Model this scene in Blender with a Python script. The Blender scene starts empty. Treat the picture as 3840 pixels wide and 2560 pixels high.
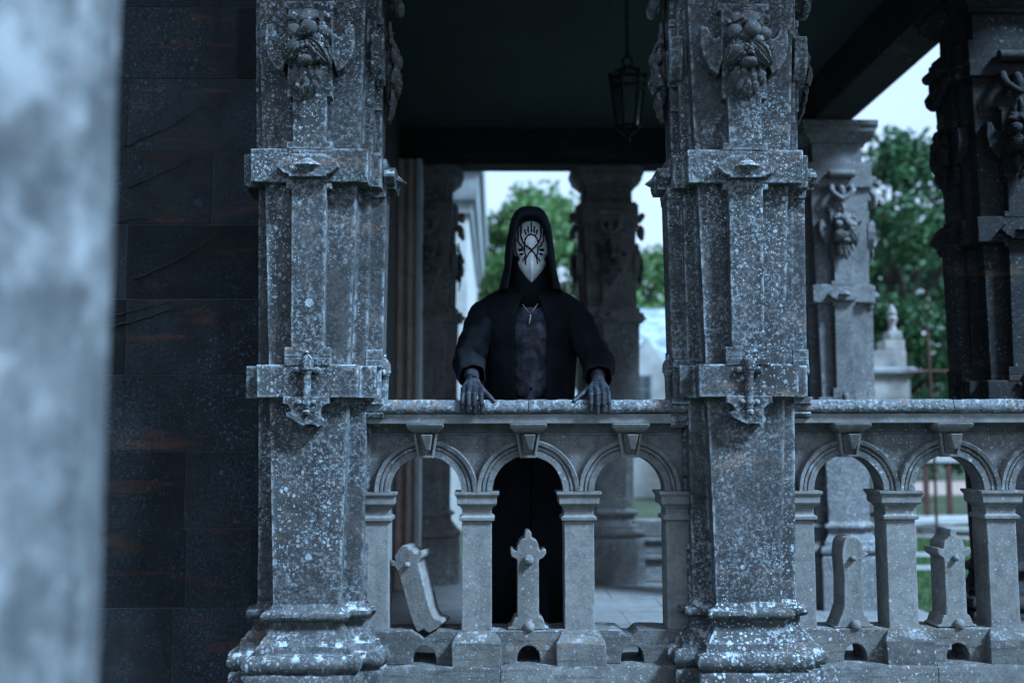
import bpy, bmesh, math, random
from mathutils import Vector, Matrix, noise
random.seed(7)
R = math.radians
S = bpy.context.scene
COL = S.collection

# ------------------------------------------------------------------ camera
cam = bpy.data.cameras.new('camera')
cam.lens = 35.0
cam.sensor_width = 36.0
cam.clip_end = 600
cam.dof.use_dof = True
cam.dof.focus_distance = 4.08
cam.dof.aperture_fstop = 1.35
cam_o = bpy.data.objects.new('camera', cam)
COL.objects.link(cam_o)
cam_o.location = (0, -4.0, 1.55)
cam_o.rotation_mode = 'XYZ'
cam_o.matrix_world = (Matrix.Translation((0, -4.0, 1.55)) @ Matrix.Rotation(R(-1.0), 4, 'Z')
                      @ Matrix.Rotation(R(95.3), 4, 'X') @ Matrix.Rotation(R(-0.12), 4, 'Z'))
S.camera = cam_o

# ------------------------------------------------------------------ sky, sun, exposure
SUN_EL, SUN_AZ = 46.0, 121.0           # azimuth clockwise from +Y: high, behind the camera's right shoulder
world = bpy.data.worlds.new('World')
S.world = world
world.use_nodes = True
wt = world.node_tree
wt.nodes.clear()
w_out = wt.nodes.new('ShaderNodeOutputWorld')
w_bg = wt.nodes.new('ShaderNodeBackground')
w_bg.inputs['Strength'].default_value = 0.05
w_sky = wt.nodes.new('ShaderNodeTexSky')
w_sky.sky_type = 'NISHITA'
w_sky.sun_disc = False
w_sky.sun_elevation = R(SUN_EL)
w_sky.sun_rotation = R(SUN_AZ)
w_sky.dust_density = 2.0
w_sky.ozone_density = 3.0
# thin cloud over the whole dome
w_tc = wt.nodes.new('ShaderNodeTexCoord')
w_map = wt.nodes.new('ShaderNodeMapping')
w_map.inputs['Scale'].default_value = (1.0, 1.0, 2.6)
w_noi = wt.nodes.new('ShaderNodeTexNoise')
w_noi.inputs['Scale'].default_value = 2.3
w_noi.inputs['Detail'].default_value = 5
w_rmp = wt.nodes.new('ShaderNodeMapRange')
w_rmp.inputs['From Min'].default_value = 0.30
w_rmp.inputs['From Max'].default_value = 0.70
w_rmp.inputs['To Min'].default_value = 0.72
w_rmp.inputs['To Max'].default_value = 0.94
w_mix = wt.nodes.new('ShaderNodeMixRGB')
w_mix.inputs['Color2'].default_value = (5.1, 7.1, 10.2, 1)
L = wt.links.new
L(w_tc.outputs['Generated'], w_map.inputs['Vector'])
L(w_map.outputs[0], w_noi.inputs['Vector'])
L(w_noi.outputs['Fac'], w_rmp.inputs['Value'])
L(w_rmp.outputs[0], w_mix.inputs['Fac'])
L(w_sky.outputs[0], w_mix.inputs['Color1'])
L(w_mix.outputs[0], w_bg.inputs['Color'])
L(w_bg.outputs[0], w_out.inputs['Surface'])

sun = bpy.data.lights.new('sun', 'SUN')
sun.energy = 3.9
sun.angle = R(10)
sun.color = (0.42, 0.69, 1.0)
sun_o = bpy.data.objects.new('sun', sun)
COL.objects.link(sun_o)
_d = Vector((math.sin(R(SUN_AZ)) * math.cos(R(SUN_EL)), math.cos(R(SUN_AZ)) * math.cos(R(SUN_EL)), math.sin(R(SUN_EL))))
sun_o.rotation_euler = _d.to_track_quat('Z', 'Y').to_euler()
sun_o.location = _d * 30

S.view_settings.view_transform = 'Standard'
S.view_settings.look = 'None'
S.view_settings.exposure = 1.65
S.view_settings.gamma = 1.0
S.view_settings.use_curve_mapping = False
S.cycles.use_denoising = True
S.cycles.use_adaptive_sampling = True
S.cycles.adaptive_threshold = 0.02
S.cycles.max_bounces = 5
S.cycles.diffuse_bounces = 3

# ------------------------------------------------------------------ material helpers
class NT:
    """small wrapper for building node trees"""
    def __init__(self, name):
        self.m = bpy.data.materials.new(name)
        self.m.use_nodes = True
        self.t = self.m.node_tree
        self.t.nodes.clear()
        self.out = self.t.nodes.new('ShaderNodeOutputMaterial')
        self.b = self.t.nodes.new('ShaderNodeBsdfPrincipled')
        self.t.links.new(self.b.outputs[0], self.out.inputs['Surface'])
        self.b.inputs['Specular IOR Level'].default_value = 0.25
    def n(self, typ, **kw):
        nd = self.t.nodes.new(typ)
        for k, v in kw.items():
            if k in nd.inputs.keys():
                i = nd.inputs[k]
                if hasattr(v, 'is_output'):
                    self.t.links.new(v, i)
                else:
                    i.default_value = v
            else:
                setattr(nd, k, v)
        return nd
    def pos(self, scale=(1, 1, 1)):
        g = self.n('ShaderNodeNewGeometry')
        mp = self.n('ShaderNodeMapping', Vector=g.outputs['Position'], Scale=scale)
        return mp.outputs[0]
    def noise(self, v, sc, det=4, rough=0.55, dist=0.0):
        return self.n('ShaderNodeTexNoise', Vector=v, Scale=sc, Detail=det, Roughness=rough, Distortion=dist).outputs['Fac']
    def mr(self, v, a, b, c=0.0, d=1.0, smooth=True):
        nd = self.n('ShaderNodeMapRange')
        nd.interpolation_type = 'SMOOTHSTEP' if smooth else 'LINEAR'
        self.t.links.new(v, nd.inputs['Value'])
        for k, x in zip(('From Min', 'From Max', 'To Min', 'To Max'), (a, b, c, d)):
            nd.inputs[k].default_value = x
        return nd.outputs[0]
    def math(self, op, a, b=None):
        nd = self.n('ShaderNodeMath')
        nd.operation = op
        for i, x in enumerate((a, b)):
            if x is None:
                continue
            if hasattr(x, 'is_output'):
                self.t.links.new(x, nd.inputs[i])
            else:
                nd.inputs[i].default_value = x
        return nd.outputs[0]
    def mix(self, fac, a, b, blend='MIX'):
        nd = self.n('ShaderNodeMixRGB')
        nd.blend_type = blend
        for k, x in zip(('Fac', 'Color1', 'Color2'), (fac, a, b)):
            if hasattr(x, 'is_output'):
                self.t.links.new(x, nd.inputs[k])
            else:
                nd.inputs[k].default_value = x if k == 'Fac' else (*x, 1)
        return nd.outputs[0]
    def col(self, c):
        self.t.links.new(c, self.b.inputs['Base Color'])
    def bump(self, h, strength=0.4, dist=0.004):
        nd = self.n('ShaderNodeBump', Strength=strength, Distance=dist)
        self.t.links.new(h, nd.inputs['Height'])
        self.t.links.new(nd.outputs[0], self.b.inputs['Normal'])

def spots(k, v, sc, rmax, thr, soft=0.10):
    """round lichen patches: voronoi cells with a random radius; thr = share of cells left bare"""
    vo = k.n('ShaderNodeTexVoronoi', Vector=v, Scale=sc, Randomness=1.0)
    sep = k.n('ShaderNodeSeparateColor', Color=vo.outputs['Color'])
    rad = k.mr(sep.outputs[0], thr, 1.0, 0.0, rmax, False)
    d = k.math('SUBTRACT', rad, vo.outputs['Distance'])
    return k.mr(d, 0.0, soft)

def stone(name, dark, light, lichen=(0.42, 0.48, 0.55), fine=0.5, med=0.5, big=0.4, brown=0.3, brown_c=(0.20, 0.12, 0.075),
          edge=0.0, zlo=0.3, orange=0.0, crust=0.0, soot=0.3, bump=0.5, streak=0.0, grain=1.0, upl=0.0, blocks=0.0, mott=0.25, mott_sc=24.0, blotch=0.0):
    k = NT(name)
    p = k.pos()
    n_big = k.noise(p, 1.7, 2, 0.6)
    n_mid = k.noise(p, 9.0, 4, 0.62)
    n_fin = k.noise(p, 70.0, 3, 0.7)
    n_grn = k.noise(p, 260.0, 2, 0.6)
    base = k.mix(k.mr(k.math('ADD', k.math('MULTIPLY', n_mid, 0.6), k.math('MULTIPLY', n_big, 0.4)), 0.34, 0.66), dark, light)
    # warm iron staining, drawn out along the bedding
    pb = k.pos((1.0, 1.0, 5.5))
    stain = k.mr(k.noise(pb, 2.3, 4, 0.62, 0.8), 0.56, 0.70)
    base = k.mix(k.math('MULTIPLY', stain, brown), base, brown_c)
    # soot runs
    ps = k.pos((7.0, 7.0, 0.8))
    run = k.mr(k.noise(ps, 1.1, 3, 0.65), 0.50, 0.74)
    base = k.mix(k.math('MULTIPLY', run, soot), base, tuple(c * 0.35 for c in dark))
    if streak > 0:
        bd = k.noise(k.pos((4.0, 4.0, 60.0)), 1.0, 3, 0.6, 0.5)
        base = k.mix(k.math('MULTIPLY', k.mr(bd, 0.52, 0.64), streak), base, tuple(c * 0.45 for c in dark))
    mt = k.mr(k.noise(p, mott_sc, 3, 0.62), 0.46, 0.62)
    base = k.mix(k.math('MULTIPLY', mt, mott), base, tuple(c * 0.40 for c in dark))
    # mineral grain
    base = k.mix(k.math('MULTIPLY', k.mr(n_grn, 0.25, 0.75), 0.35 * grain), base, tuple(c * 1.7 for c in light))
    base = k.mix(k.math('MULTIPLY', k.mr(n_fin, 0.58, 0.76), 0.55 * grain), base, tuple(c * 0.4 for c in dark))
    # distorted coordinates give ragged patches
    dn = k.n('ShaderNodeTexNoise', Vector=p, Scale=90.0, Detail=2.0)
    off = k.n('ShaderNodeVectorMath', operation='SCALE')
    k.t.links.new(dn.outputs['Color'], off.inputs[0])
    off.inputs['Scale'].default_value = 0.012
    pv = k.n('ShaderNodeVectorMath', operation='ADD')
    k.t.links.new(p, pv.inputs[0])
    k.t.links.new(off.outputs[0], pv.inputs[1])
    pv = pv.outputs[0]
    zone = k.mr(k.noise(p, 2.6, 3, 0.65), 0.38, 0.60)
    zone2 = k.mr(k.noise(k.pos((1, 1, 0.55)), 1.9, 3, 0.65), 0.40, 0.62)
    mask = None
    if fine > 0:
        veil = k.mr(k.noise(pv, 68.0, 4, 0.78), 0.60 - 0.18 * fine, 0.74 - 0.12 * fine)
        mask = k.math('MULTIPLY', k.math('MULTIPLY', veil, zone), 0.62)
        f1 = k.math('MULTIPLY', spots(k, pv, 125.0, 0.60, 1.0 - fine, 0.22), k.mr(zone2, 0, 1, zlo, 0.95))
        mask = k.math('MAXIMUM', mask, f1)
    if med > 0:
        m1 = k.math('MULTIPLY', spots(k, pv, 58.0, 0.58, 1.0 - med * 0.8, 0.20), k.mr(zone2, 0, 1, zlo, 0.95))
        mask = k.math('MAXIMUM', mask, m1) if mask else m1
    if big > 0:
        b1 = spots(k, pv, 15.0, 0.33, 1.0 - big * 0.22, 0.07)
        ring = k.mr(k.noise(pv, 60.0, 3, 0.6), 0.35, 0.6, 0.45, 1.0)
        b1 = k.math('MULTIPLY', k.math('MULTIPLY', b1, ring), k.mr(zone, 0, 1, zlo, 1.0))
        mask = k.math('MAXIMUM', mask, b1) if mask else b1
    geo = k.n('ShaderNodeNewGeometry')
    if upl > 0:      # thick white lichen growing on ledges that face the sky
        sx = k.n('ShaderNodeSeparateXYZ')
        k.t.links.new(geo.outputs['Normal'], sx.inputs[0])
        up = k.mr(sx.outputs['Z'], 0.15, 0.75)
        patch = k.mr(k.noise(pv, 19.0, 4, 0.72), 0.545, 0.60)
        mask = k.math('MAXIMUM', mask, k.math('MULTIPLY', k.math('MULTIPLY', up, patch), upl))
    lic = k.mix(k.mr(n_fin, 0.3, 0.7), tuple(c * 0.72 for c in lichen), tuple(min(0.8, c * 1.25) for c in lichen))
    colr = k.mix(mask, base, lic) if mask else base
    if blocks > 0:   # every quarried block has its own tone
        oi = k.n('ShaderNodeObjectInfo')
        tone = k.mr(oi.outputs['Random'], 0, 1, 1 - blocks, 1 + blocks, False)
        cc = k.n('ShaderNodeCombineColor')
        for q_ in range(3):
            k.t.links.new(tone, cc.inputs[q_])
        colr = k.mix(1.0, colr, cc.outputs[0], 'MULTIPLY')
    if blotch > 0:   # black algae blotches over lichen and stone alike
        bl = k.mr(k.noise(k.pos((1.0, 1.0, 0.8)), 11.0, 3, 0.6), 0.44, 0.60)
        bl = k.math('MAXIMUM', bl, k.mr(k.noise(p, 2.4, 2, 0.5), 0.50, 0.66))
        colr = k.mix(k.math('MULTIPLY', bl, blotch), colr, (0.028, 0.030, 0.033))
    if edge > 0:     # worn, limed arrises
        bv = k.n('ShaderNodeBevel', Radius=0.022)
        bv.samples = 3
        dt = k.n('ShaderNodeVectorMath', operation='DOT_PRODUCT')
        k.t.links.new(bv.outputs[0], dt.inputs[0])
        k.t.links.new(geo.outputs['Normal'], dt.inputs[1])
        em = k.mr(dt.outputs['Value'], 0.985, 0.90)
        em = k.math('MULTIPLY', k.math('MULTIPLY', em, k.mr(k.noise(p, 26.0, 4, 0.7), 0.42, 0.60)), k.mr(k.noise(p, 3.3, 2, 0.6), 0.38, 0.58, 0.25, 1.0))
        colr = k.mix(k.math('MULTIPLY', em, edge), colr, tuple(min(0.8, c * 1.2) for c in lichen))
    if crust > 0:    # dark and pale lichen crust of a weathered coping
        vo = k.n('ShaderNodeTexVoronoi', Vector=pv, Scale=105.0)
        sp = k.n('ShaderNodeSeparateColor', Color=vo.outputs['Color'])
        c1 = k.mix(k.mr(sp.outputs[0], 0.2, 0.6), (0.055, 0.062, 0.066), (0.14, 0.155, 0.165))
        c1 = k.mix(k.mr(sp.outputs[1], 0.84, 0.90), c1, (0.30, 0.33, 0.35))
        colr = k.mix(k.math('MULTIPLY', k.mr(k.noise(p, 12, 4, 0.6), 0.28, 0.45), crust), colr, c1)
    if orange > 0:
        o1 = k.math('MULTIPLY', k.mr(k.noise(pv, 34.0, 3, 0.6), 0.54, 0.62), k.mr(k.noise(p, 6.0, 2), 0.45, 0.62))
        colr = k.mix(k.math('MULTIPLY', o1, orange), colr, (0.34, 0.12, 0.035))
    k.col(colr)
    k.b.inputs['Roughness'].default_value = 0.92
    h = k.math('ADD', k.math('MULTIPLY', n_mid, 0.9), k.math('ADD', k.math('MULTIPLY', n_fin, 0.45), k.math('MULTIPLY', n_grn, 0.18)))
    k.bump(h, bump, 0.006)
    return k.m

def plain(name, c, rough=0.8, var=0.25, sc=12.0, bump=0.2, metallic=0.0, spec=0.25, stretch=(1, 1, 1), bdist=0.003):
    k = NT(name)
    p = k.pos(stretch)
    n1 = k.noise(p, sc, 5, 0.6)
    k.col(k.mix(k.mr(n1, 0.3, 0.7), tuple(x * (1 - var) for x in c), tuple(min(1, x * (1 + var)) for x in c)))
    k.b.inputs['Roughness'].default_value = rough
    k.b.inputs['Metallic'].default_value = metallic
    k.b.inputs['Specular IOR Level'].default_value = spec
    k.bump(k.noise(p, sc * 6, 3, 0.6), bump, bdist)
    return k.m

M = {}
M['column'] = stone('lichened_column_stone', (0.0208, 0.0208, 0.0226), (0.0643, 0.0606, 0.0600), (0.35, 0.40, 0.43), fine=0.66, med=0.40, big=0.30, brown=0.6, edge=0.9, soot=0.95, upl=0.9, zlo=0.12, mott=0.6)
M['base'] = stone('damp_base_stone', (0.020, 0.022, 0.025), (0.070, 0.068, 0.066), (0.40, 0.43, 0.46), fine=0.45, med=0.55, big=0.8, brown=0.5, edge=0.25, soot=0.5, upl=0.75, zlo=0.2, mott=0.5)
M['shaded'] = stone('shade_toned_column_stone', (0.010, 0.010, 0.011), (0.024, 0.023, 0.023), (0.09, 0.11, 0.13), fine=0.30, med=0.20, big=0.1, brown=0.35, soot=0.5)  # much darker stone: shade put into the colour of one column and the beams
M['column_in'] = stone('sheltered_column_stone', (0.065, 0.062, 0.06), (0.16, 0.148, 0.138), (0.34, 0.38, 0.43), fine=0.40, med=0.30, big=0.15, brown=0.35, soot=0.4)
M['carving'] = stone('carved_grey_stone', (0.0320, 0.0320, 0.0344), (0.0840, 0.0816, 0.0800), (0.36, 0.42, 0.47), fine=0.30, med=0.15, big=0.0, brown=0.55, brown_c=(0.20, 0.16, 0.09), soot=0.4, bump=0.8)
M['arcade'] = stone('buff_arcade_stone', (0.0718, 0.0690, 0.0656), (0.1417, 0.1362, 0.1294), (0.27, 0.30, 0.33), fine=0.45, med=0.25, big=0.10, brown=0.5, brown_c=(0.14, 0.09, 0.065), edge=0.4, soot=0.8, zlo=0.1, blocks=0.10, mott=0.4)
M['colonette'] = stone('clean_buff_stone', (0.1079, 0.1038, 0.0986), (0.1685, 0.1620, 0.1539), (0.28, 0.30, 0.32), fine=0.25, med=0.06, big=0.0, brown=0.4, brown_c=(0.16, 0.12, 0.085), edge=0.35, soot=0.6, bump=0.6, zlo=0.1, blocks=0.14, mott=0.4)
M['tablet'] = stone('weathered_tablet_stone', (0.0906, 0.0871, 0.0828), (0.1567, 0.1507, 0.1431), (0.28, 0.30, 0.32), fine=0.22, med=0.06, big=0.05, brown=0.5, brown_c=(0.13, 0.09, 0.055), edge=0.40, soot=0.6, bump=0.8, blocks=0.15, mott=0.4)
M['plinth'] = stone('bedded_plinth_stone', (0.0502, 0.0483, 0.0458), (0.1034, 0.0994, 0.0944), (0.28, 0.31, 0.34), fine=0.25, med=0.2, big=0.35, brown=0.75, brown_c=(0.12, 0.08, 0.052), soot=0.45, bump=0.9, upl=0.45, streak=0.75, blocks=0.2, mott=0.4)
M['coping'] = stone('lichen_crusted_coping', (0.0683, 0.0713, 0.0735), (0.1417, 0.1470, 0.1492), (0.34, 0.37, 0.40), fine=0.4, med=0.3, big=0.3, brown=0.2, crust=0.75, orange=0.6, soot=0.2, bump=1.0)
M['fascia'] = stone('grey_rail_stone', (0.1067, 0.1056, 0.1035), (0.1896, 0.1877, 0.1840), (0.28, 0.31, 0.34), fine=0.35, med=0.2, big=0.15, brown=0.25, edge=0.3, soot=0.35)
M['wall'] = stone('dark_sandstone', (0.007, 0.0085, 0.010), (0.018, 0.019, 0.021), (0.040, 0.062, 0.078), fine=0.75, med=0.35, big=0.15, zlo=0.0, brown=0.9, brown_c=(0.058, 0.023, 0.014), soot=0.35, blocks=0.5)  # very dark base tone over every wall block
M['mortar'] = plain('pale_mortar', (0.04, 0.045, 0.05), 0.95)
M['inner'] = stone('dull_red_jamb_stone', (0.26, 0.185, 0.155), (0.42, 0.31, 0.26), fine=0.1, med=0.0, big=0.0, brown=0.5, brown_c=(0.26, 0.14, 0.09), soot=0.3)
M['dark_inner'] = plain('dark_plaster', (0.05, 0.05, 0.05), 0.9)
M['pale_jamb'] = plain('pale_painted_moulding', (0.40, 0.42, 0.44), 0.7, 0.12)
M['pillar'] = stone('pale_lichen_pillar_stone', (0.036, 0.037, 0.040), (0.25, 0.25, 0.25), (0.30, 0.33, 0.36), fine=0.15, med=0.0, big=0.9, brown=0.3, soot=0.9, zlo=0.0, mott=0.6, mott_sc=15.0, blotch=0.6)
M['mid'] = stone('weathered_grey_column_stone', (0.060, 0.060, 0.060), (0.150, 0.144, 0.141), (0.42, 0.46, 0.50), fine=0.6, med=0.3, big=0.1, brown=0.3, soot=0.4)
M['floor'] = stone('worn_paving', (0.098, 0.098, 0.098), (0.169, 0.169, 0.166), fine=0.0, med=0.0, big=0.0, brown=0.15, soot=0.2)
M['ceiling'] = plain('dark_ceiling_board', (0.032, 0.042, 0.043), 0.85, 0.08, 2.0, 0.05)
M['iron'] = plain('black_iron', (0.012, 0.012, 0.013), 0.5, metallic=0.6)
M['robe'] = plain('black_cotton', (0.006, 0.0075, 0.010), 0.85, 0.35, 7, 0.6, spec=0.12, bdist=0.006)
M['robe_hood'] = plain('black_hood_cotton', (0.007, 0.009, 0.013), 0.85, 0.3, 6, 0.5, spec=0.12, bdist=0.006)
M['bone'] = plain('white_mask_resin', (0.6400, 0.6560, 0.6560), 0.55, 0.08, 25, 0.25, spec=0.3)
M['oxblood'] = plain('oxblood_paint', (0.032, 0.004, 0.009), 0.6, 0.3, 60)
M['silver'] = plain('silver', (0.55, 0.55, 0.56), 0.35, 0.1, metallic=0.9)
M['house'] = plain('pale_ashlar', (0.3600, 0.3600, 0.3456), 0.9, 0.15, 3)
M['house_dark'] = plain('grey_cornice', (0.22, 0.24, 0.24), 0.9, 0.2, 3)
M['pier'] = plain('weathered_pale_stone', (0.27, 0.25, 0.235), 0.9, 0.3, 4)
M['slate'] = plain('lichened_slate', (0.26, 0.30, 0.34), 0.8, 0.45, 2.2, stretch=(1, 1, 2))
M['pane'] = plain('window_glass', (0.03, 0.04, 0.05), 0.15, spec=0.5)
M['bark'] = plain('bark', (0.06, 0.05, 0.04), 0.95, 0.4, 8, 0.8)
M['rust'] = plain('rusty_iron', (0.075, 0.032, 0.027), 0.85, 0.3)
M['timber'] = plain('grey_timber', (0.30, 0.28, 0.27), 0.85, 0.3, 5, stretch=(1, 1, 6))
M['white_paint'] = plain('white_paint', (0.34, 0.35, 0.35), 0.6, 0.1)
M['blue_paint'] = plain('blue_plastic', (0.06, 0.20, 0.42), 0.5, 0.1)
M['gravel'] = plain('red_gravel', (0.30, 0.21, 0.18), 0.95, 0.3, 6)
M['twig'] = plain('dry_twig', (0.035, 0.028, 0.024), 0.9, 0.3, 40)

def foliage(name, c1, c2):
    k = NT(name)
    oi = k.n('ShaderNodeNewGeometry')
    v = oi.outputs['Random Per Island']
    k.col(k.mix(v, c1, c2))
    k.b.inputs['Roughness'].default_value = 0.6
    tr = k.n('ShaderNodeBsdfTranslucent')
    k.t.links.new(k.mix(v, tuple(x * 1.2 for x in c1), tuple(x * 1.2 for x in c2)), tr.inputs['Color'])
    ms = k.n('ShaderNodeMixShader', Fac=0.35)
    k.t.links.new(k.b.outputs[0], ms.inputs[1])
    k.t.links.new(tr.outputs[0], ms.inputs[2])
    k.t.links.new(ms.outputs[0], k.out.inputs['Surface'])
    return k.m
M['leaf_a'] = foliage('light_leaf', (0.055, 0.13, 0.045), (0.13, 0.24, 0.085))
M['leaf_b'] = foliage('dark_leaf', (0.022, 0.065, 0.030), (0.060, 0.125, 0.05))
M['grass'] = foliage('grass_blade', (0.04, 0.10, 0.03), (0.09, 0.17, 0.05))

def skin_mat():
    k = NT('dark_body_paint')
    p = k.pos()
    n1 = k.noise(p, 14.0, 4, 0.6, 0.6)
    n2 = k.noise(p, 75.0, 3, 0.6)
    n3 = k.noise(p, 5.5, 2)
    c = k.mix(k.mr(n1, 0.42, 0.66), (0.005, 0.007, 0.011), (0.036, 0.042, 0.058))
    c = k.mix(k.math('MULTIPLY', k.mr(n3, 0.5, 0.68), 0.35), c, (0.16, 0.09, 0.10))
    c = k.mix(k.math('MULTIPLY', k.mr(n2, 0.45, 0.7), 0.5), c, (0.02, 0.023, 0.03))
    g = k.n('ShaderNodeSeparateXYZ')
    k.t.links.new(p, g.inputs[0])
    worn = k.math('MULTIPLY', k.mr(g.outputs['Y'], 0.34, 0.46), k.mr(n1, 0.36, 0.62))
    c = k.mix(k.math('MULTIPLY', worn, k.mr(k.noise(p, 9.0, 3, 0.6), 0.40, 0.62, 0.15, 1.0)), c, (0.090, 0.105, 0.140))
    c = k.mix(k.math('MULTIPLY', k.mr(n2, 0.48, 0.72), 0.5), c, (0.015, 0.018, 0.025))
    k.col(c)
    k.b.inputs['Roughness'].default_value = 0.6
    k.bump(k.math('ADD', n2, n1), 0.25, 0.003)
    return k.m
M['skin'] = skin_mat()

def ground_mat():
    k = NT('lawn_ground')
    p = k.pos()
    c = k.mix(k.mr(k.noise(p, 0.7, 5, 0.65), 0.35, 0.65), (0.028, 0.042, 0.024), (0.050, 0.068, 0.036))
    c = k.mix(k.math('MULTIPLY', k.mr(k.noise(p, 14.0, 4, 0.7), 0.5, 0.7), 0.5), c, (0.09, 0.075, 0.05))
    k.col(c)
    k.b.inputs['Roughness'].default_value = 0.95
    k.bump(k.noise(p, 30, 4, 0.7), 0.8, 0.03)
    return k.m
M['ground'] = ground_mat()

def glass_mat():
    k = NT('lantern_glass')
    k.b.inputs['Base Color'].default_value = (0.25, 0.32, 0.32, 1)
    k.b.inputs['Roughness'].default_value = 0.1
    k.b.inputs['Transmission Weight'].default_value = 0.85
    return k.m
M['glass'] = glass_mat()

# ------------------------------------------------------------------ mesh helpers
def link(o, parent=None):
    COL.objects.link(o)
    if parent is not None:
        o.parent = parent
    return o

def tag(o, label=None, cat=None, group=None, kind=None):
    for k_, v_ in (('label', label), ('category', cat), ('group', group), ('kind', kind)):
        if v_:
            o[k_] = v_
    return o

def empty(name, loc=(0, 0, 0), rz=0.0, label=None, cat=None, group=None):
    o = bpy.data.objects.new(name, None)
    o.location = loc
    o.rotation_euler = (0, 0, rz)
    o.empty_display_size = 0.1
    link(o)
    return tag(o, label, cat, group)

class MB:
    """collects geometry, builds ONE mesh object"""
    def __init__(self):
        self.v, self.f = [], []
    def add(self, vs, fs):
        n = len(self.v)
        self.v += [tuple(v) for v in vs]
        self.f += [tuple(i + n for i in f) for f in fs]
        return self
    def box(self, x0, x1, y0, y1, z0, z1):
        v = [(x, y, z) for z in (z0, z1) for y in (y0, y1) for x in (x0, x1)]
        return self.add(v, [(0, 2, 3, 1), (4, 5, 7, 6), (0, 1, 5, 4), (2, 6, 7, 3), (0, 4, 6, 2), (1, 3, 7, 5)])
    def loft(self, rings, cap=True, closed=True):
        n = len(rings[0])
        v = [p for r in rings for p in r]
        f = []
        for i in range(len(rings) - 1):
            for j in range(n if closed else n - 1):
                a, b = i * n + j, i * n + (j + 1) % n
                f.append((a, b, b + n, a + n))
        if cap:
            f.append(tuple(range(n))[::-1])
            f.append(tuple((len(rings) - 1) * n + j for j in range(n)))
        return self.add(v, f)
    def prism(self, poly, y0, y1):
        """poly in x,z (counter-clockwise), extruded along y"""
        n = len(poly)
        v = [(x, y0, z) for x, z in poly] + [(x, y1, z) for x, z in poly]
        f = [tuple(range(n)), tuple(range(2 * n - 1, n - 1, -1))]
        for i in range(n):
            j = (i + 1) % n
            f.append((j, i, i + n, j + n))
        return self.add(v, f)
    def lathe(self, prof, c=(0, 0, 0), n=20, axis='z'):
        rings = []
        for r, z in prof:
            ring = []
            for i in range(n):
                a = 2 * math.pi * i / n
                ring.append((c[0] + r * math.cos(a), c[1] + r * math.sin(a), c[2] + z))
            rings.append(ring)
        return self.loft(rings)
    def ell(self, c, r, n=14, m=9, rot=None):
        rings = []
        for i in range(1, m):
            t = math.pi * i / m
            ring = []
            for j in range(n):
                a = 2 * math.pi * j / n
                p = Vector((r[0] * math.sin(t) * math.cos(a), r[1] * math.sin(t) * math.sin(a), -r[2] * math.cos(t)))
                if rot:
                    p = rot @ p
                ring.append(tuple(p + Vector(c)))
            rings.append(ring)
        v = [p for q in rings for p in q]
        f = []
        for i in range(m - 2):
            for j in range(n):
                a, b = i * n + j, i * n + (j + 1) % n
                f.append((a, b, b + n, a + n))
        pb, pt = Vector((0, 0, -r[2])), Vector((0, 0, r[2]))
        if rot:
            pb, pt = rot @ pb, rot @ pt
        k = len(v)
        v += [tuple(pb + Vector(c)), tuple(pt + Vector(c))]
        for j in range(n):
            f.append((k, (j + 1) % n, j))
            f.append((k + 1, (m - 2) * n + j, (m - 2) * n + (j + 1) % n))
        return self.add(v, f)
    def tube(self, pts, rad, n=10, flat=1.0):
        pts = [Vector(p) for p in pts]
        if not hasattr(rad, '__len__'):
            rad = [rad] * len(pts)
        rings = []
        up = Vector((0, 0, 1))
        d0 = (pts[1] - pts[0]).normalized()
        if abs(d0.dot(up)) > 0.9:
            up = Vector((1, 0, 0))
        side = d0.cross(up).normalized()
        for i, p in enumerate(pts):
            d = (pts[min(i + 1, len(pts) - 1)] - pts[max(i - 1, 0)]).normalized()
            side = (side - d * side.dot(d)).normalized()
            u2 = side.cross(d).normalized()
            rings.append([tuple(p + (side * math.cos(2 * math.pi * j / n) + u2 * math.sin(2 * math.pi * j / n) * flat) * rad[i]) for j in range(n)])
        return self.loft(rings)
    def build(self, name, mat, parent=None, smooth=None, bevel=0.0, seg=2):
        me = bpy.data.meshes.new(name)
        me.from_pydata(self.v, [], self.f)
        bm = bmesh.new()
        bm.from_mesh(me)
        bmesh.ops.recalc_face_normals(bm, faces=bm.faces)
        bm.to_mesh(me)
        bm.free()
        me.materials.append(mat)
        if smooth is not None:
            me.polygons.foreach_set('use_smooth', [True] * len(me.polygons))
            if smooth < 179:
                me.set_sharp_from_angle(angle=R(smooth))
        o = bpy.data.objects.new(name, me)
        link(o, parent)
        if bevel > 0:
            b = o.modifiers.new('bevel', 'BEVEL')
            b.width = bevel
            b.segments = seg
            b.limit_method = 'ANGLE'
            b.angle_limit = R(35)
            b.harden_normals = False
        return o

def copy_tree(o, parent=None):
    c = o.copy()
    COL.objects.link(c)
    c.parent = parent
    for ch in list(o.children):
        copy_tree(ch, c)
    return c

def wob(p, amp, sc=9.0):
    """small irregularity of worn stone"""
    v = noise.noise_vector(Vector(p) * sc) * amp
    return (p[0] + v.x, p[1] + v.y, p[2] + v.z)

def arc(cx, cz, r, a0, a1, n):
    return [(cx + r * math.cos(R(a0 + (a1 - a0) * i / n)), cz + r * math.sin(R(a0 + (a1 - a0) * i / n))) for i in range(n + 1)]

FLOOR = 0.22

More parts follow.
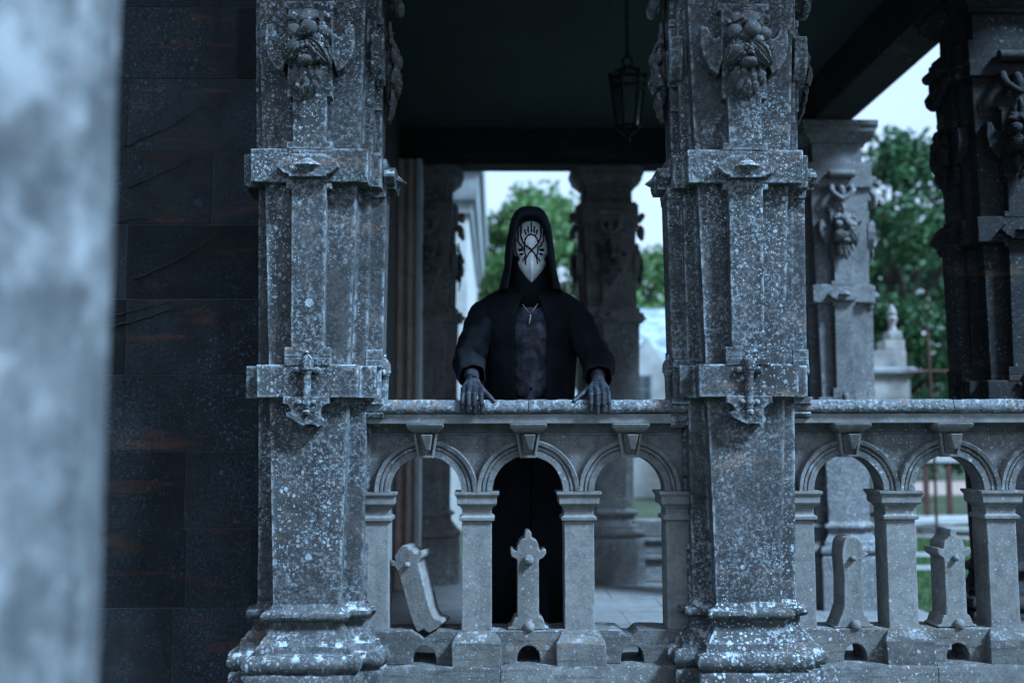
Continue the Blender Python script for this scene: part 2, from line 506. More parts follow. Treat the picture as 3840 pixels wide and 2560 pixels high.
# ------------------------------------------------------------------ ground and porch floor
o = MB().box(-300, 300, -40, 500, -0.5, 0.0).build('ground', M['ground'])
tag(o, 'green lawn spreading around the porch', 'ground', kind='structure')
o = MB().box(-6, 40, 21.0, 28.0, -0.02, 0.012).build('gravel_path', M['gravel'])
tag(o, 'reddish gravel path across the lawn behind the porch', 'path', kind='structure')
pf = MB().box(-0.95, 3.25, -0.02, 6.0, 0.0, FLOOR - 0.012).build('porch_floor', M['mortar'])
tag(pf, 'grey paved floor of the porch', 'floor', kind='structure')
ys = [0.30, 0.86, 1.42, 1.98, 2.54, 3.10, 3.66, 4.22, 4.78, 5.34, 5.98]
for i in range(len(ys) - 1):
    xs = [-0.93, -0.2, 0.55, 1.3, 2.05, 2.75, 3.23] if i % 2 == 0 else [-0.93, -0.55, 0.2, 0.95, 1.7, 2.4, 3.23]
    for j in range(len(xs) - 1):
        MB().box(xs[j] + 0.003, xs[j + 1] - 0.003, ys[i] + 0.003, ys[i + 1] - 0.003, FLOOR - 0.011, FLOOR + random.uniform(-0.003, 0.002)).build('paving_slab', M['floor'], pf)

# ------------------------------------------------------------------ columns
YF = 0.175           # front face of the shaft to the axis at mid height
OUTER = lambda a: 0.222 + 0.43 * (a - 0.130)      # the core behind the face tapers less than the face
def section(a, e=0.0, step=0.03):
    """outline of the stepped pier: a = half width of the front face, e = moulding projection"""
    w, B = a + e, YF + (a - 0.17) + e
    wo = OUTER(a) + e
    q = [(w, -B), (w, -B + 0.08), (wo - 0.014, -B + 0.08), (wo - 0.014, -B + 0.15), (wo, -B + 0.15)]
    q = q + [(x, -y) for x, y in q[::-1]]
    full = q + [(-x, y) for x, y in q[::-1]]
    return full

def resample(poly, z, step=0.03, amp=0.0):
    out = []
    n = len(poly)
    for i in range(n):
        p, q = poly[i], poly[(i + 1) % n]
        d = math.hypot(q[0] - p[0], q[1] - p[1])
        m = max(1, int(round(d / step)))
        for t in range(m):
            out.append((p[0] + (q[0] - p[0]) * t / m, p[1] + (q[1] - p[1]) * t / m, z))
    return out

def shaft_part(levels, amp=0.0015, dz=0.05):
    """levels: (z, a, e); constant topology between levels"""
    base = section(levels[0][1], levels[0][2])
    n = len(base)
    cnt = [max(1, int(round(math.hypot(base[(i + 1) % n][0] - base[i][0], base[(i + 1) % n][1] - base[i][1]) / 0.035))) for i in range(n)]
    def ring(z, a, e):
        poly = section(a, e)
        r = []
        for i in range(n):
            p, q = poly[i], poly[(i + 1) % n]
            for t in range(cnt[i]):
                u = t / cnt[i]
                r.append(wob((p[0] + (q[0] - p[0]) * u, p[1] + (q[1] - p[1]) * u, z), amp, 14.0))
        return r
    rings = []
    for k_ in range(len(levels) - 1):
        (z0, a0, e0), (z1, a1, e1) = levels[k_], levels[k_ + 1]
        m = max(1, int(abs(z1 - z0) / dz))
        for t in range(m):
            u = t / m
            rings.append(ring(z0 + (z1 - z0) * u, a0 + (a1 - a0) * u, e0 + (e1 - e0) * u))
    rings.append(ring(*levels[-1]))
    return MB().loft(rings)

def leaf(mb, c, ang, L_, W, out0, out1, lobes=5, curl=0.02, thick=0.006, ridge=0.006, nu=12, nv=8):
    """carved leaf lying in the u/w plane (u right, w up, n outward): grows from c along ang"""
    ca, sa = math.cos(ang), math.sin(ang)
    fr, bk = [], []
    for i in range(nu + 1):
        t = i / nu
        wd = W * (math.sin(math.pi * min(1, t * 0.93 + 0.05)) ** 0.75) * (1 + 0.16 * math.sin(t * lobes * 2 * math.pi))
        for j in range(nv + 1):
            s = -1 + 2 * j / nv
            l, x = t * L_, s * wd
            n = out0 + (out1 - out0) * t + curl * math.sin(t * math.pi) - abs(s) ** 1.5 * W * 0.45 + ridge * math.cos(s * 5 * math.pi) * (1 - t * 0.5) - ridge * math.exp(-(s / 0.12) ** 2)
            u, w = c[0] + ca * l - sa * x, c[1] + sa * l + ca * x
            fr.append((u, -n, w))
            bk.append((u, -(n - thick), w))
    N = len(fr)
    f = []
    for i in range(nu):
        for j in range(nv):
            a = i * (nv + 1) + j
            f.append((a, a + 1, a + nv + 2, a + nv + 1))
            f.append((a + N, a + nv + 1 + N, a + nv + 2 + N, a + 1 + N))
    for i in range(nu):
        a, b = i * (nv + 1), (i + 1) * (nv + 1)
        f.append((a, b, b + N, a + N))
        a, b = a + nv, b + nv
        f.append((a, a + N, b + N, b))
    for j in range(nv):
        f.append((j, j + N, j + 1 + N, j + 1))
        a = nu * (nv + 1) + j
        f.append((a, a + 1, a + 1 + N, a + N))
    mb.add(fr + bk, f)

def make_boss(seed):
    """hanging cluster of carved fruit and leaves that reads as a bearded face; origin on the face plane"""
    rnd = random.Random(seed)
    mb = MB()
    j = lambda v, s=0.006: v + rnd.uniform(-s, s)
    # stem with rings
    for k_ in range(3):
        ring = [(0.022 * math.cos(a) * (1 + 0.1 * k_), -0.035 - 0.020 * math.sin(a) * (1 + 0.1 * k_)) for a in [2 * math.pi * i / 14 for i in range(14)]]
        mb.loft([[(x, y, 0.185 - k_ * 0.014 + dz) for x, y in ring] for dz in (-0.005, 0, 0.005)])
    mb.ell((0, -0.03, 0.21), (0.016, 0.016, 0.035))
    # crown leaf, curls
    leaf(mb, (j(-0.005), 0.165), R(-75), 0.075, 0.046, 0.055, 0.105, 3, 0.01)
    leaf(mb, (-0.015, 0.15), R(205), 0.075, 0.024, 0.05, 0.06, 2, 0.015)
    leaf(mb, (0.02, 0.145), R(-25), 0.075, 0.024, 0.05, 0.06, 2, 0.015)
    for sx, sz in ((-0.072, 0.118), (-0.035, 0.105), (0.055, 0.10), (0.078, 0.125)):
        mb.ell((j(sx), -0.055, j(sz)), (0.017, 0.018, 0.014))
    # fruit: brow and cheeks
    for (x, z, r, n) in ((-0.052, 0.062, 0.034, 0.070), (0.012, 0.068, 0.036, 0.092), (0.060, 0.058, 0.032, 0.066), (-0.018, 0.048, 0.026, 0.075), (0.040, 0.022, 0.024, 0.085)):
        mb.ell((j(x, 0.004), -n, j(z, 0.004)), (r, r * 0.9, r * 0.95), 16, 10)
    # pods on one side
    for k_ in range(3):
        mb.ell((0.062 - 0.012 * k_, -0.075, 0.010 - 0.026 * k_), (0.033, 0.018, 0.013), 12, 8, Matrix.Rotation(R(35), 3, 'Y'))
    # fluted shell leaves that hang like a moustache
    leaf(mb, (-0.005, 0.03), R(228), 0.125, 0.045, 0.085, 0.080, 6, 0.03, 0.008, 0.010, 16, 12)
    leaf(mb, (0.000, 0.03), R(-48), 0.135, 0.048, 0.090, 0.080, 6, 0.03, 0.008, 0.010, 16, 12)
    for i in range(12):
        mb.ell((j(-0.012, 0.02), -0.098 - rnd.uniform(0, 0.012), j(-0.018, 0.02)), (0.009, 0.009, 0.009), 8, 6)
    # rounded fruit under it, core block
    mb.ell((0.0, -0.072, -0.060), (0.040, 0.040, 0.024), 16, 10)
    mb.ell((0.0, -0.030, 0.0), (0.062, 0.045, 0.135), 14, 12)
    # beard of overlapping leaves
    for row, (z0, ln, wd, n0) in enumerate(((-0.075, 0.075, 0.021, 0.070), (-0.105, 0.075, 0.019, 0.062), (-0.135, 0.07, 0.016, 0.052))):
        m = 4 - row
        for i in range(m):
            x = (i - (m - 1) / 2) * 0.027 * (1 - 0.08 * row)
            leaf(mb, (j(x, 0.003), z0 + rnd.uniform(-0.006, 0.006)), R(-90 + x * 300 + rnd.uniform(-6, 6)), ln, wd, n0, n0 - 0.012, 3, 0.012, 0.006, 0.004, 10, 6)
    return mb

def wing_poly(s):
    p = [(0.150, 0.098), (0.176, 0.100), (0.180, 0.020), (0.168, -0.034), (0.140, -0.078), (0.108, -0.100), (0.098, -0.060),
         (0.086, -0.030), (0.086, 0.060), (0.104, 0.062), (0.108, 0.050), (0.118, 0.046), (0.134, 0.060)]
    return [(s * x, z) for x, z in p]

def panel_poly(zs):
    """stepped outline from half widths by height: [(z, half), ...] bottom to top"""
    return [(h, z) for z, h in zs] + [(-h, z) for z, h in zs[::-1]]

def cartouche_poly(s=1.0):
    pts = []
    hw, hh = 0.122 * s, 0.046 * s
    right = [(0.074, -hh), (0.074, -hh + 0.010), (0.098, -0.030), (0.112, -0.012), (0.122, -0.006), (0.122, 0.008), (0.112, 0.012), (0.100, 0.028), (0.080, 0.036), (0.070, 0.040), (0.070, hh)]
    return right + [(-x, z) for x, z in right[::-1]]

SHAFT = lambda z: 0.130 + (z - 0.869) * 0.0325     # half width of the front face; widens upward

def make_column(loc, label, group, mat, carve, faces=(0,), full=True, seed=1):
    root = empty('stone_column', loc, 0, label, 'column', group)
    # base: plinth and mouldings
    a0 = SHAFT(0.869)
    lv = [(0.0, a0, 0.090), (0.612, a0, 0.090), (0.622, a0, 0.084), (0.626, a0, 0.070), (0.632, a0, 0.070), (0.636, a0, 0.088), (0.650, a0, 0.097), (0.668, a0, 0.099), (0.684, a0, 0.092), (0.694, a0, 0.076),
          (0.698, a0, 0.062), (0.704, a0, 0.060), (0.726, a0, 0.056), (0.730, a0, 0.046), (0.748, a0, 0.036), (0.768, a0, 0.019), (0.790, a0, 0.012), (0.812, a0, 0.013), (0.816, a0, 0.026),
          (0.822, a0, 0.036), (0.836, a0, 0.042), (0.850, a0, 0.038), (0.857, a0, 0.022), (0.862, a0, 0.012), (0.880, a0, 0.001)]
    shaft_part(lv, 0.0045, 0.05).build('base', M['base'] if mat is M['column'] else mat, root, 40)
    shaft_part([(0.868, SHAFT(0.868), 0.001), (1.70, SHAFT(1.70), 0)], 0.0016).build('lower_shaft', mat, root, 40)
    shaft_part([(1.695, SHAFT(1.70), 0.042), (1.826, SHAFT(1.80), 0.042)], 0.0016, 0.03).build('lower_collar', mat, root, 40, 0.004)
    shaft_part([(1.820, SHAFT(1.82), 0), (2.565, SHAFT(2.56), 0)], 0.0016).build('middle_shaft', mat, root, 40)
    shaft_part([(2.558, SHAFT(2.60), 0.048), (2.695, SHAFT(2.66), 0.048)], 0.0016, 0.03).build('upper_collar', mat, root, 40, 0.004)
    shaft_part([(2.690, SHAFT(2.69), 0.006), (3.47, SHAFT(3.4), 0.01)], 0.0016).build('upper_shaft', mat, root, 40)
    shaft_part([(3.46, SHAFT(3.4), 0.035), (3.66, SHAFT(3.4), 0.035)], 0.002, 0.05).build('head_block', mat, root, 40, 0.004)
    shaft_part([(3.655, SHAFT(3.4), -0.018), (3.825, SHAFT(3.4), -0.018), (3.832, SHAFT(3.4), 0.004), (3.850, SHAFT(3.4), 0.006), (3.862, SHAFT(3.4), 0.022), (3.885, SHAFT(3.4), 0.046), (3.895, SHAFT(3.4), 0.050), (3.900, SHAFT(3.4), 0.066), (3.945, SHAFT(3.4), 0.068), (3.950, SHAFT(3.4), 0.082), (3.985, SHAFT(3.4), 0.085)], 0.002, 0.03).build('capital', mat, root, 40)
    for fi in faces:
        rot = Matrix.Rotation(R(90 * fi), 4, 'Z')
        rot3 = rot.to_3x3()
        def fy(z, e=0.0):         # outward distance of this face from the axis
            if fi % 2 == 0:
                return YF + (SHAFT(z) - 0.17) + e
            return OUTER(SHAFT(z)) + e
        def place(o):
            o.matrix_local = rot
            return o
        # raised centre panel, set as a slab that follows the face's batter
        def slab(name, poly, e, t, parent=root, m=mat, bev=0.003):
            mb = MB()
            n = len(poly)
            fr = [(x, -(fy(z) + e + t), z) for x, z in poly]
            bk = [(x, -(fy(z) + e - 0.02), z) for x, z in poly]
            mb.add(fr + bk, [tuple(range(n)), tuple(range(2 * n - 1, n - 1, -1))] + [((i + 1) % n, i, i + n, (i + 1) % n + n) for i in range(n)])
            o = mb.build(name, m, parent, None, bev)
            if parent is root:
                place(o)
            return o
        pz = [(1.856, 0.091), (1.895, 0.091), (1.895, 0.066), (2.532, 0.069), (2.532, 0.091), (2.561, 0.091)]
        slab('centre_panel', panel_poly(pz)[:], 0.0, 0.046)
        slab('collar_tab', panel_poly([(1.822, 0.091), (1.855, 0.091)]), 0.0, 0.046)
        pz = [(2.692, 0.091), (2.722, 0.091), (2.722, 0.066), (2.905, 0.068), (2.905, 0.090), (3.27, 0.090), (3.27, 0.105), (3.30, 0.105)]
        slab('boss_panel', panel_poly(pz), 0.006, 0.044 if fi % 2 == 0 else 0.015)
        # ragged apron under the lower collar
        rnd = random.Random(seed * 7 + fi)
        ap = [(0.091, 1.699), (0.091, 1.672)] + [(0.091 - 0.034 * math.sin(R(t)), 1.640 + 0.032 * math.cos(R(t))) for t in (25, 50, 75, 90)]
        ap += [(0.057, 1.620), (0.066, 1.606), (0.060, 1.588), (0.046, 1.577), (0.036, 1.590), (0.020, 1.586), (0.004, 1.591), (-0.012, 1.586), (-0.030, 1.594), (-0.040, 1.604),
               (-0.054, 1.610), (-0.074, 1.618), (-0.081, 1.634), (-0.066, 1.640), (-0.052, 1.634)]
        ap += [(-(0.091 - 0.034 * math.sin(R(t))), 1.640 + 0.032 * math.cos(R(t))) for t in (90, 75, 50, 25)]
        ap += [(-0.091, 1.672), (-0.091, 1.699)]
        ap = [(x + rnd.uniform(-0.003, 0.003), z + (rnd.uniform(-0.004, 0.004) if z < 1.63 else 0)) for x, z in ap]
        slab('broken_apron', ap, 0.0, 0.056, bev=0.004)
        # pendant on the lower collar
        yp = fy(1.76, 0.046)
        mb = MB()
        mb.lathe([(0.001, 0.0), (0.013, 0.004), (0.015, 0.014), (0.008, 0.022), (0.014, 0.026), (0.014, 0.036), (0.020, 0.042), (0.020, 0.052), (0.015, 0.058), (0.0175, 0.150),
                  (0.0185, 0.165), (0.021, 0.168), (0.021, 0.176), (0.027, 0.180), (0.027, 0.200), (0.024, 0.218), (0.015, 0.234), (0.006, 0.241), (0.0075, 0.250), (0.001, 0.257)], (0, -(yp + 0.004), 1.625), 18)
        pn = place(mb.build('pendant', mat, root, 45))
        mb = MB()
        for z, w, h in ((1.675, 0.040, 0.012), (1.803, 0.054, 0.014)):
            for s in (-1, 1):
                mb.ell((s * w * 0.72, -(yp + 0.006), z), (w * 0.32, 0.012, h), 12, 8)
            mb.box(-w * 0.75, w * 0.75, -(yp + 0.010), -(yp - 0.01), z - h * 0.6, z + h * 0.6)
        mb.build('pendant_lug', mat, pn, 40)
        # cartouche on the upper collar
        yc = fy(2.626, 0.048)
        cp = [(x, z + 2.618) for x, z in cartouche_poly()]
        ct = place(MB().prism(cp, -(yc + 0.036), -(yc - 0.01)).build('cartouche', mat, root, None, 0.006))
        mb = MB()
        mb.add([(0.058, -(yc + 0.034), 2.62), (0, -(yc + 0.034), 2.652), (-0.058, -(yc + 0.034), 2.62), (0, -(yc + 0.034), 2.584), (0, -(yc + 0.082), 2.612)],
               [(0, 1, 4), (1, 2, 4), (2, 3, 4), (3, 0, 4), (3, 2, 1, 0)])
        mb.build('diamond_boss', mat, ct, None, 0.002)
        # carved boss with its shield wings
        yb = fy(3.09, 0.058 if fi % 2 == 0 else 0.025)
        b = make_boss(seed * 11 + fi)
        dp = 1.0 if fi % 2 == 0 else 0.62          # the side bosses are cut shallower
        b.v = [wob((x, y * dp - yb + 0.004, z + 3.085), 0.0035, 55.0) for x, y, z in b.v]
        place(b.build('carved_boss', carve, root, 50))
        for s in (-1, 1):
            wp = [(x, z + 3.10) for x, z in wing_poly(s)]
            if s < 0:
                wp = wp[::-1]
            mb = MB().prism(wp, -(fy(3.1, 0.006) + (0.060 if fi % 2 == 0 else 0.030)), -(fy(3.1) - 0.02))
            place(mb.build('shield_wing', mat, root, None, 0.005))
        # scrolled drop under the head block
        ys_ = fy(3.4, 0.035)
        mb = MB()
        mb.tube([(-0.10, -(ys_ + 0.03), 3.56), (0.10, -(ys_ + 0.03), 3.56)], 0.030, 14)
        place(mb.build('head_scroll', mat, root, 50))
        mb = MB()
        for s in (-1, 1):
            mb.tube([(s * 0.075, -(ys_ + 0.01), 3.47), (s * 0.085, -(ys_ + 0.03), 3.43), (s * 0.065, -(ys_ + 0.035), 3.40), (s * 0.03, -(ys_ + 0.04), 3.375), (0, -(ys_ + 0.04), 3.36)], [0.02, 0.026, 0.022, 0.02, 0.018], 10)
        mb.ell((0, -(ys_ + 0.02), 3.42), (0.03, 0.03, 0.055))
        place(mb.build('scroll_drop', mat, root, 60))
    return root

XL, XR, XC = -0.746, 1.017, 2.78
G_COL = 'matching carved porch columns'
make_column((XL, 0.175, 0), 'lichen-spotted stone column with carved fruit boss, engaged against the dark block wall', G_COL, M['column'], M['carving'], (0, 1), seed=1)
make_column((XR, 0.175, 0), 'pale lichen-spotted stone column standing between the two arched balustrades', G_COL, M['column'], M['carving'], (0, 1, 3), seed=2)
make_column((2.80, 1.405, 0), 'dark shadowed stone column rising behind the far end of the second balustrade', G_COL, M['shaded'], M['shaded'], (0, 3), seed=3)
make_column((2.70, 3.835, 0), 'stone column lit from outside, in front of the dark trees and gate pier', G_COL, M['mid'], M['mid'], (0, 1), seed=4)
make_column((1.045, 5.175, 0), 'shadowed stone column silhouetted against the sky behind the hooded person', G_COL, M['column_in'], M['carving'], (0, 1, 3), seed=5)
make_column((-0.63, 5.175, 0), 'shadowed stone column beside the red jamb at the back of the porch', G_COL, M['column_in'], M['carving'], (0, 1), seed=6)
make_column((XC, 0.175, 0), 'stone corner column at the far end of the second arched balustrade', G_COL, M['column'], M['carving'], (0, 3), seed=8)

# ------------------------------------------------------------------ balustrades
def balustrade(x0, x1, centres, label, full_caps, seed):
    """x0,x1 = faces of the columns it runs between"""
    rnd = random.Random(seed)
    root = empty('arched_balustrade', ((x0 + x1) / 2, 0.22, 0), 0, label, 'balustrade', 'arched stone balustrades between the columns')
    ox, oy = -(x0 + x1) / 2, -0.22
    def fin(mb, name, mat, parent=root, smooth=None, bevel=0.0):
        mb.v = [(x + ox, y + oy, z) for x, y, z in mb.v]
        return mb.build(name, mat, parent, smooth, bevel)
    # coping stones with a rounded nosing, two lengths meeting at a joint
    cut = centres[1] + 0.002
    prof = [(0.122, 1.634), (0.108, 1.637)] + [(0.098 + 0.018 * (1 - math.cos(R(t))) - 0.018 * math.sin(R(t)) * 0, 1.648 + 0.0 + 0.042 * math.sin(R(t))) for t in (0, 25, 50, 75, 90)]
    prof += [(0.345, 1.690), (0.360, 1.675), (0.360, 1.648), (0.335, 1.634)]
    for a, b in ((x0, cut - 0.0015), (cut + 0.0015, x1)):
        rings = []
        n = max(2, int((b - a) / 0.03))
        for i in range(n + 1):
            x = a + (b - a) * i / n
            rings.append([wob((x, y, z), 0.0045, 22.0) for y, z in prof])
        fin(MB().loft(rings), 'coping_stone', M['coping'], smooth=60)
    # frieze band under the coping
    fz = [(0.120, 1.592), (0.117, 1.632), (0.30, 1.634), (0.30, 1.592)]
    fin(MB().loft([[(x, y, z) for y, z in fz] for x in (x0, x1)]), 'rail_fascia', M['fascia'], bevel=0.003)
    cv = [(0.189, 1.545), (0.180, 1.547), (0.180, 1.552), (0.196, 1.556), (0.202, 1.568), (0.198, 1.582), (0.185, 1.593), (0.28, 1.593), (0.28, 1.545)]
    fin(MB().loft([[(x, y, z) for y, z in cv] for x in (x0, x1)]), 'cavetto_moulding', M['arcade'])
    # spandrel wall with real arched openings
    r, Ro, zs = 0.149, 0.216, 1.312
    poly = [(x0, zs), (x0, 1.547), (x1, 1.547), (x1, zs)]
    for c in centres[::-1]:
        if c + r < x1 + 0.02 or True:
            poly += [(c + r * math.cos(R(t)), zs + r * math.sin(R(t))) for t in range(0, 181, 6)]
    fin(MB().prism(poly[::-1], 0.190, 0.285), 'spandrel_wall', M['arcade'])
    # moulded archivolts: profile swept round each opening
    pr = [(0.0, 0.012), (0.0, 0.026), (0.024, 0.026), (0.026, 0.020), (0.030, 0.020), (0.032, 0.029), (0.041, 0.029), (0.043, 0.021), (0.046, 0.021), (0.049, 0.036), (0.064, 0.040), (0.068, 0.030), (0.068, 0.0)]
    for ci, c in enumerate(centres):
        rings = []
        for t in range(0, 181, 5):
            ct_, st_ = math.cos(R(t)), math.sin(R(t))
            ring = []
            for d, pj in pr:
                rr = r - 0.002 + d
                x = c + rr * ct_
                lim = 0.2115
                x = max(c - lim, min(c + lim, x))       # neighbouring archivolts meet in a valley
                ring.append(wob((max(x0, min(x1, x)), 0.192 - pj, zs + rr * st_ + 0.001), 0.0022, 26.0))
            rings.append(ring)
        fin(MB().loft(rings, cap=True, closed=True), 'archivolt', M['arcade'], smooth=35)
        # keystone with its bracket cap
        kb = MB()
        def fr(z, w, y):
            return [(c - w, y, z), (c + w, y, z), (c + w, 0.22, z), (c - w, 0.22, z)]
        kb.loft([fr(1.452, 0.034, 0.166), fr(1.551, 0.049, 0.152)])
        ks = fin(kb, 'keystone', M['colonette'], bevel=0.002)
        kb = MB()
        kb.loft([fr(1.552, 0.048, 0.128), fr(1.556, 0.054, 0.118), fr(1.563, 0.062, 0.108), fr(1.576, 0.075, 0.092), fr(1.591, 0.076, 0.086)])
        fin(kb, 'keystone_cap', M['colonette'], ks, 50, 0.003)
        kb = MB()                                             # raised border round the sunk face
        def bar(p0, p1, p2, p3):
            kb.add([(x, y, z) for x, y, z in (p0, p1, p2, p3)] + [(x, y + 0.03, z) for x, y, z in (p0, p1, p2, p3)],
                   [(0, 1, 2, 3), (7, 6, 5, 4), (0, 4, 5, 1), (1, 5, 6, 2), (2, 6, 7, 3), (3, 7, 4, 0)])
        bar((c - 0.0345, 0.147, 1.451), (c + 0.0345, 0.147, 1.451), (c + 0.0355, 0.145, 1.461), (c - 0.0355, 0.145, 1.461))
        bar((c - 0.0355, 0.145, 1.461), (c - 0.0260, 0.145, 1.461), (c - 0.0390, 0.128, 1.5515), (c - 0.0495, 0.128, 1.5515))
        bar((c + 0.0260, 0.145, 1.461), (c + 0.0355, 0.145, 1.461), (c + 0.0495, 0.128, 1.5515), (c + 0.0390, 0.128, 1.5515))
        fin(kb, 'keystone_border', M['colonette'], ks, None, 0.0015)
        kb = MB()
        kb.loft([[(c - 0.018, 0.168, 1.468), (c + 0.019, 0.168, 1.468), (c + 0.033, 0.156, 1.546), (c - 0.033, 0.156, 1.546)],
                 [(c - 0.014, 0.156, 1.473), (c + 0.019, 0.156, 1.473), (c + 0.033, 0.142, 1.546), (c - 0.026, 0.142, 1.546)]])
        fin(kb, 'keystone_panel', M['colonette'], ks, None, 0.0015)
        kb = MB()
        kb.loft([[(c - 0.004, 0.158, 1.480), (c + 0.019, 0.158, 1.480), (c + 0.032, 0.144, 1.547), (c - 0.020, 0.144, 1.547)],
                 [(c + 0.004, 0.120, 1.484), (c + 0.017, 0.120, 1.484), (c + 0.030, 0.094, 1.547), (c - 0.018, 0.094, 1.547)]])
        fin(kb, 'keystone_wedge', M['colonette'], ks, None, 0.003)
    # colonettes
    cols = [(centres[0] - 0.2115, 'L')] + [((centres[i] + centres[i + 1]) / 2, 'F') for i in range(len(centres) - 1)] + [(centres[-1] + 0.2115, 'R')]
    for cx, kind in cols:
        def rect(z, hw, e):
            xa = cx - hw if kind != 'L' else x0
            xb = cx + hw if kind != 'R' else x1
            return [(xa, 0.168 - e, z), (xb, 0.168 - e, z), (xb, 0.298 + e, z), (xa, 0.298 + e, z)]
        sh = MB()
        n = 12
        sh.loft([[wob(p, 0.0012, 20) for p in rect(0.750 + (1.202 - 0.750) * i / n, 0.0615, 0.0)] for i in range(n + 1)])
        so = fin(sh, 'colonette', M['colonette'], bevel=0.003)
        cp = MB()
        cp.loft([rect(z, hw, hw - 0.0615) for z, hw in ((1.192, 0.066), (1.195, 0.0725), (1.206, 0.0735), (1.212, 0.066), (1.216, 0.0615), (1.240, 0.0615), (1.244, 0.066), (1.252, 0.068), (1.256, 0.078), (1.264, 0.0825),
                                                 (1.268, 0.0825), (1.290, 0.0830), (1.293, 0.0865), (1.298, 0.0885), (1.301, 0.0920), (1.3115, 0.0925))])
        fin(cp, 'capital', M['colonette'], so, 25)
        if kind == 'F':
            bb = MB()
            def bk(z, hw, e):
                return [wob((cx + sx * hw, 0.233 + sy * e, z), 0.004, 15) for sx, sy in ((-1, -1), (0, -1), (1, -1), (1, 0), (1, 1), (0, 1), (-1, 1), (-1, 0))]
            bb.loft([bk(0.612, 0.101, 0.13), (bk(0.66, 0.101, 0.13)), bk(0.710, 0.101, 0.128), bk(0.722, 0.094, 0.118), bk(0.751, 0.074, 0.085)])
            fin(bb, 'base_block', M['plinth'], so, 30, 0.004)
    # plinth with drain holes, one stone for each bay
    edges = [x0] + [c for c, k_ in cols if k_ == 'F'] + [x1]
    for i, c in enumerate(centres):
        a, b = edges[i] + 0.0015, edges[i + 1] - 0.0015
        notch = i == 2 or i == 0
        top = []
        m = 18
        for t in range(m + 1):
            x = b + (a - b) * t / m
            dz = rnd.uniform(-0.003, 0.002)
            if notch and seed == 1:
                q = abs(x - (c + (0.0 if i == 0 else -0.01)))
                if q < 0.035:
                    dz -= 0.032 * (1 - q / 0.035) ** 0.6
            top.append((x, 0.752 + dz))
        hole = [(c + 0.047 * math.cos(R(t)), 0.636 + 0.056 * math.sin(R(t))) for t in range(180, -1, -12)]
        poly = [(a, 0.618)] + [(c - 0.047, 0.618)] + hole + [(c + 0.047, 0.618), (b, 0.618)] + top
        fin(MB().prism(poly, 0.152, 0.318), 'plinth_stone', M['plinth'], bevel=0.004)
    # wide course underneath
    cuts = [x0, x0 + (x1 - x0) * 0.42, x1]
    for a, b in zip(cuts[:-1], cuts[1:]):
        n = 14
        rings = []
        for i in range(n + 1):
            x = a + 0.0015 + (b - a - 0.003) * i / n
            rings.append([wob((x, y, z), 0.006, 12) for y, z in ((0.09, 0.0), (0.09, 0.3), (0.09, 0.605), (0.10, 0.619), (0.36, 0.622), (0.36, 0.0))])
        fin(MB().loft(rings), 'foot_course', M['plinth'], smooth=40)
    return root

C1 = [XL + 0.46, XL + 0.46 + 0.4235, XL + 0.46 + 0.847]
C2 = [XR + 0.46, XR + 0.46 + 0.4235, XR + 0.46 + 0.847]
balustrade(XL + 0.19, XR - 0.19, C1, 'arched stone balustrade with lichen-crusted rail that the hooded person leans on', True, 1)
balustrade(XR + 0.19, XC - 0.19, C2, 'arched stone balustrade with orange lichen on its rail, beside the dark shadowed column', True, 2)

# small cross-shaped baluster stones standing in the arches
def tablet_poly(rnd, broken=0):
    q = [(0.0445, 0.075), (0.0445, 0.275), (0.049, 0.282), (0.056, 0.286), (0.066, 0.292), (0.073, 0.304), (0.073, 0.322), (0.060, 0.322), (0.054, 0.316), (0.047, 0.316), (0.0445, 0.325)]
    top = [(0.0445 * math.cos(R(t)), 0.327 + 0.044 * math.sin(R(t))) for t in (10, 25, 40, 55, 68)]
    knob = [(0.014, 0.372), (0.014, 0.388), (0.009, 0.397), (0.0, 0.400)]
    foot = [(0.084, 0.0), (0.084, 0.008), (0.070, 0.012), (0.064, 0.030), (0.055, 0.046), (0.046, 0.050)]
    right = foot + q + top + knob
    left = [(-x, z) for x, z in right[::-1][1:]]
    poly = right + left
    if broken == 1:      # lost its knob and one foot
        r2 = [(0.050, 0.0), (0.084, 0.018), (0.080, 0.034), (0.060, 0.040), (0.052, 0.055)] + q[:9] + [(0.052, 0.312), (0.040, 0.316), (0.034, 0.334), (0.022, 0.340), (0.016, 0.356), (-0.004, 0.362), (-0.020, 0.352)]
        l2 = [(-0.046, 0.330), (-0.050, 0.306), (-0.060, 0.314), (-0.073, 0.306), (-0.071, 0.290), (-0.056, 0.284), (-0.047, 0.262), (-0.0445, 0.10), (-0.040, 0.045), (-0.030, 0.008), (0.0, 0.014), (0.02, -0.006)]
        poly = r2 + l2
    if broken == 2:      # one side sheared away
        r2 = foot + q[:6] + [(0.060, 0.300), (0.058, 0.315), (0.050, 0.318), (0.048, 0.340), (0.036, 0.358), (0.012, 0.368), (-0.016, 0.364), (-0.030, 0.350)]
        l2 = [(-0.036, 0.336), (-0.040, 0.300), (-0.034, 0.20), (-0.038, 0.085), (-0.050, 0.050), (-0.060, 0.030), (-0.072, 0.008), (-0.084, 0.0)]
        poly = r2 + l2
    return [(x + rnd.uniform(-0.0014, 0.0014), z + rnd.uniform(-0.0014, 0.0014)) for x, z in poly]

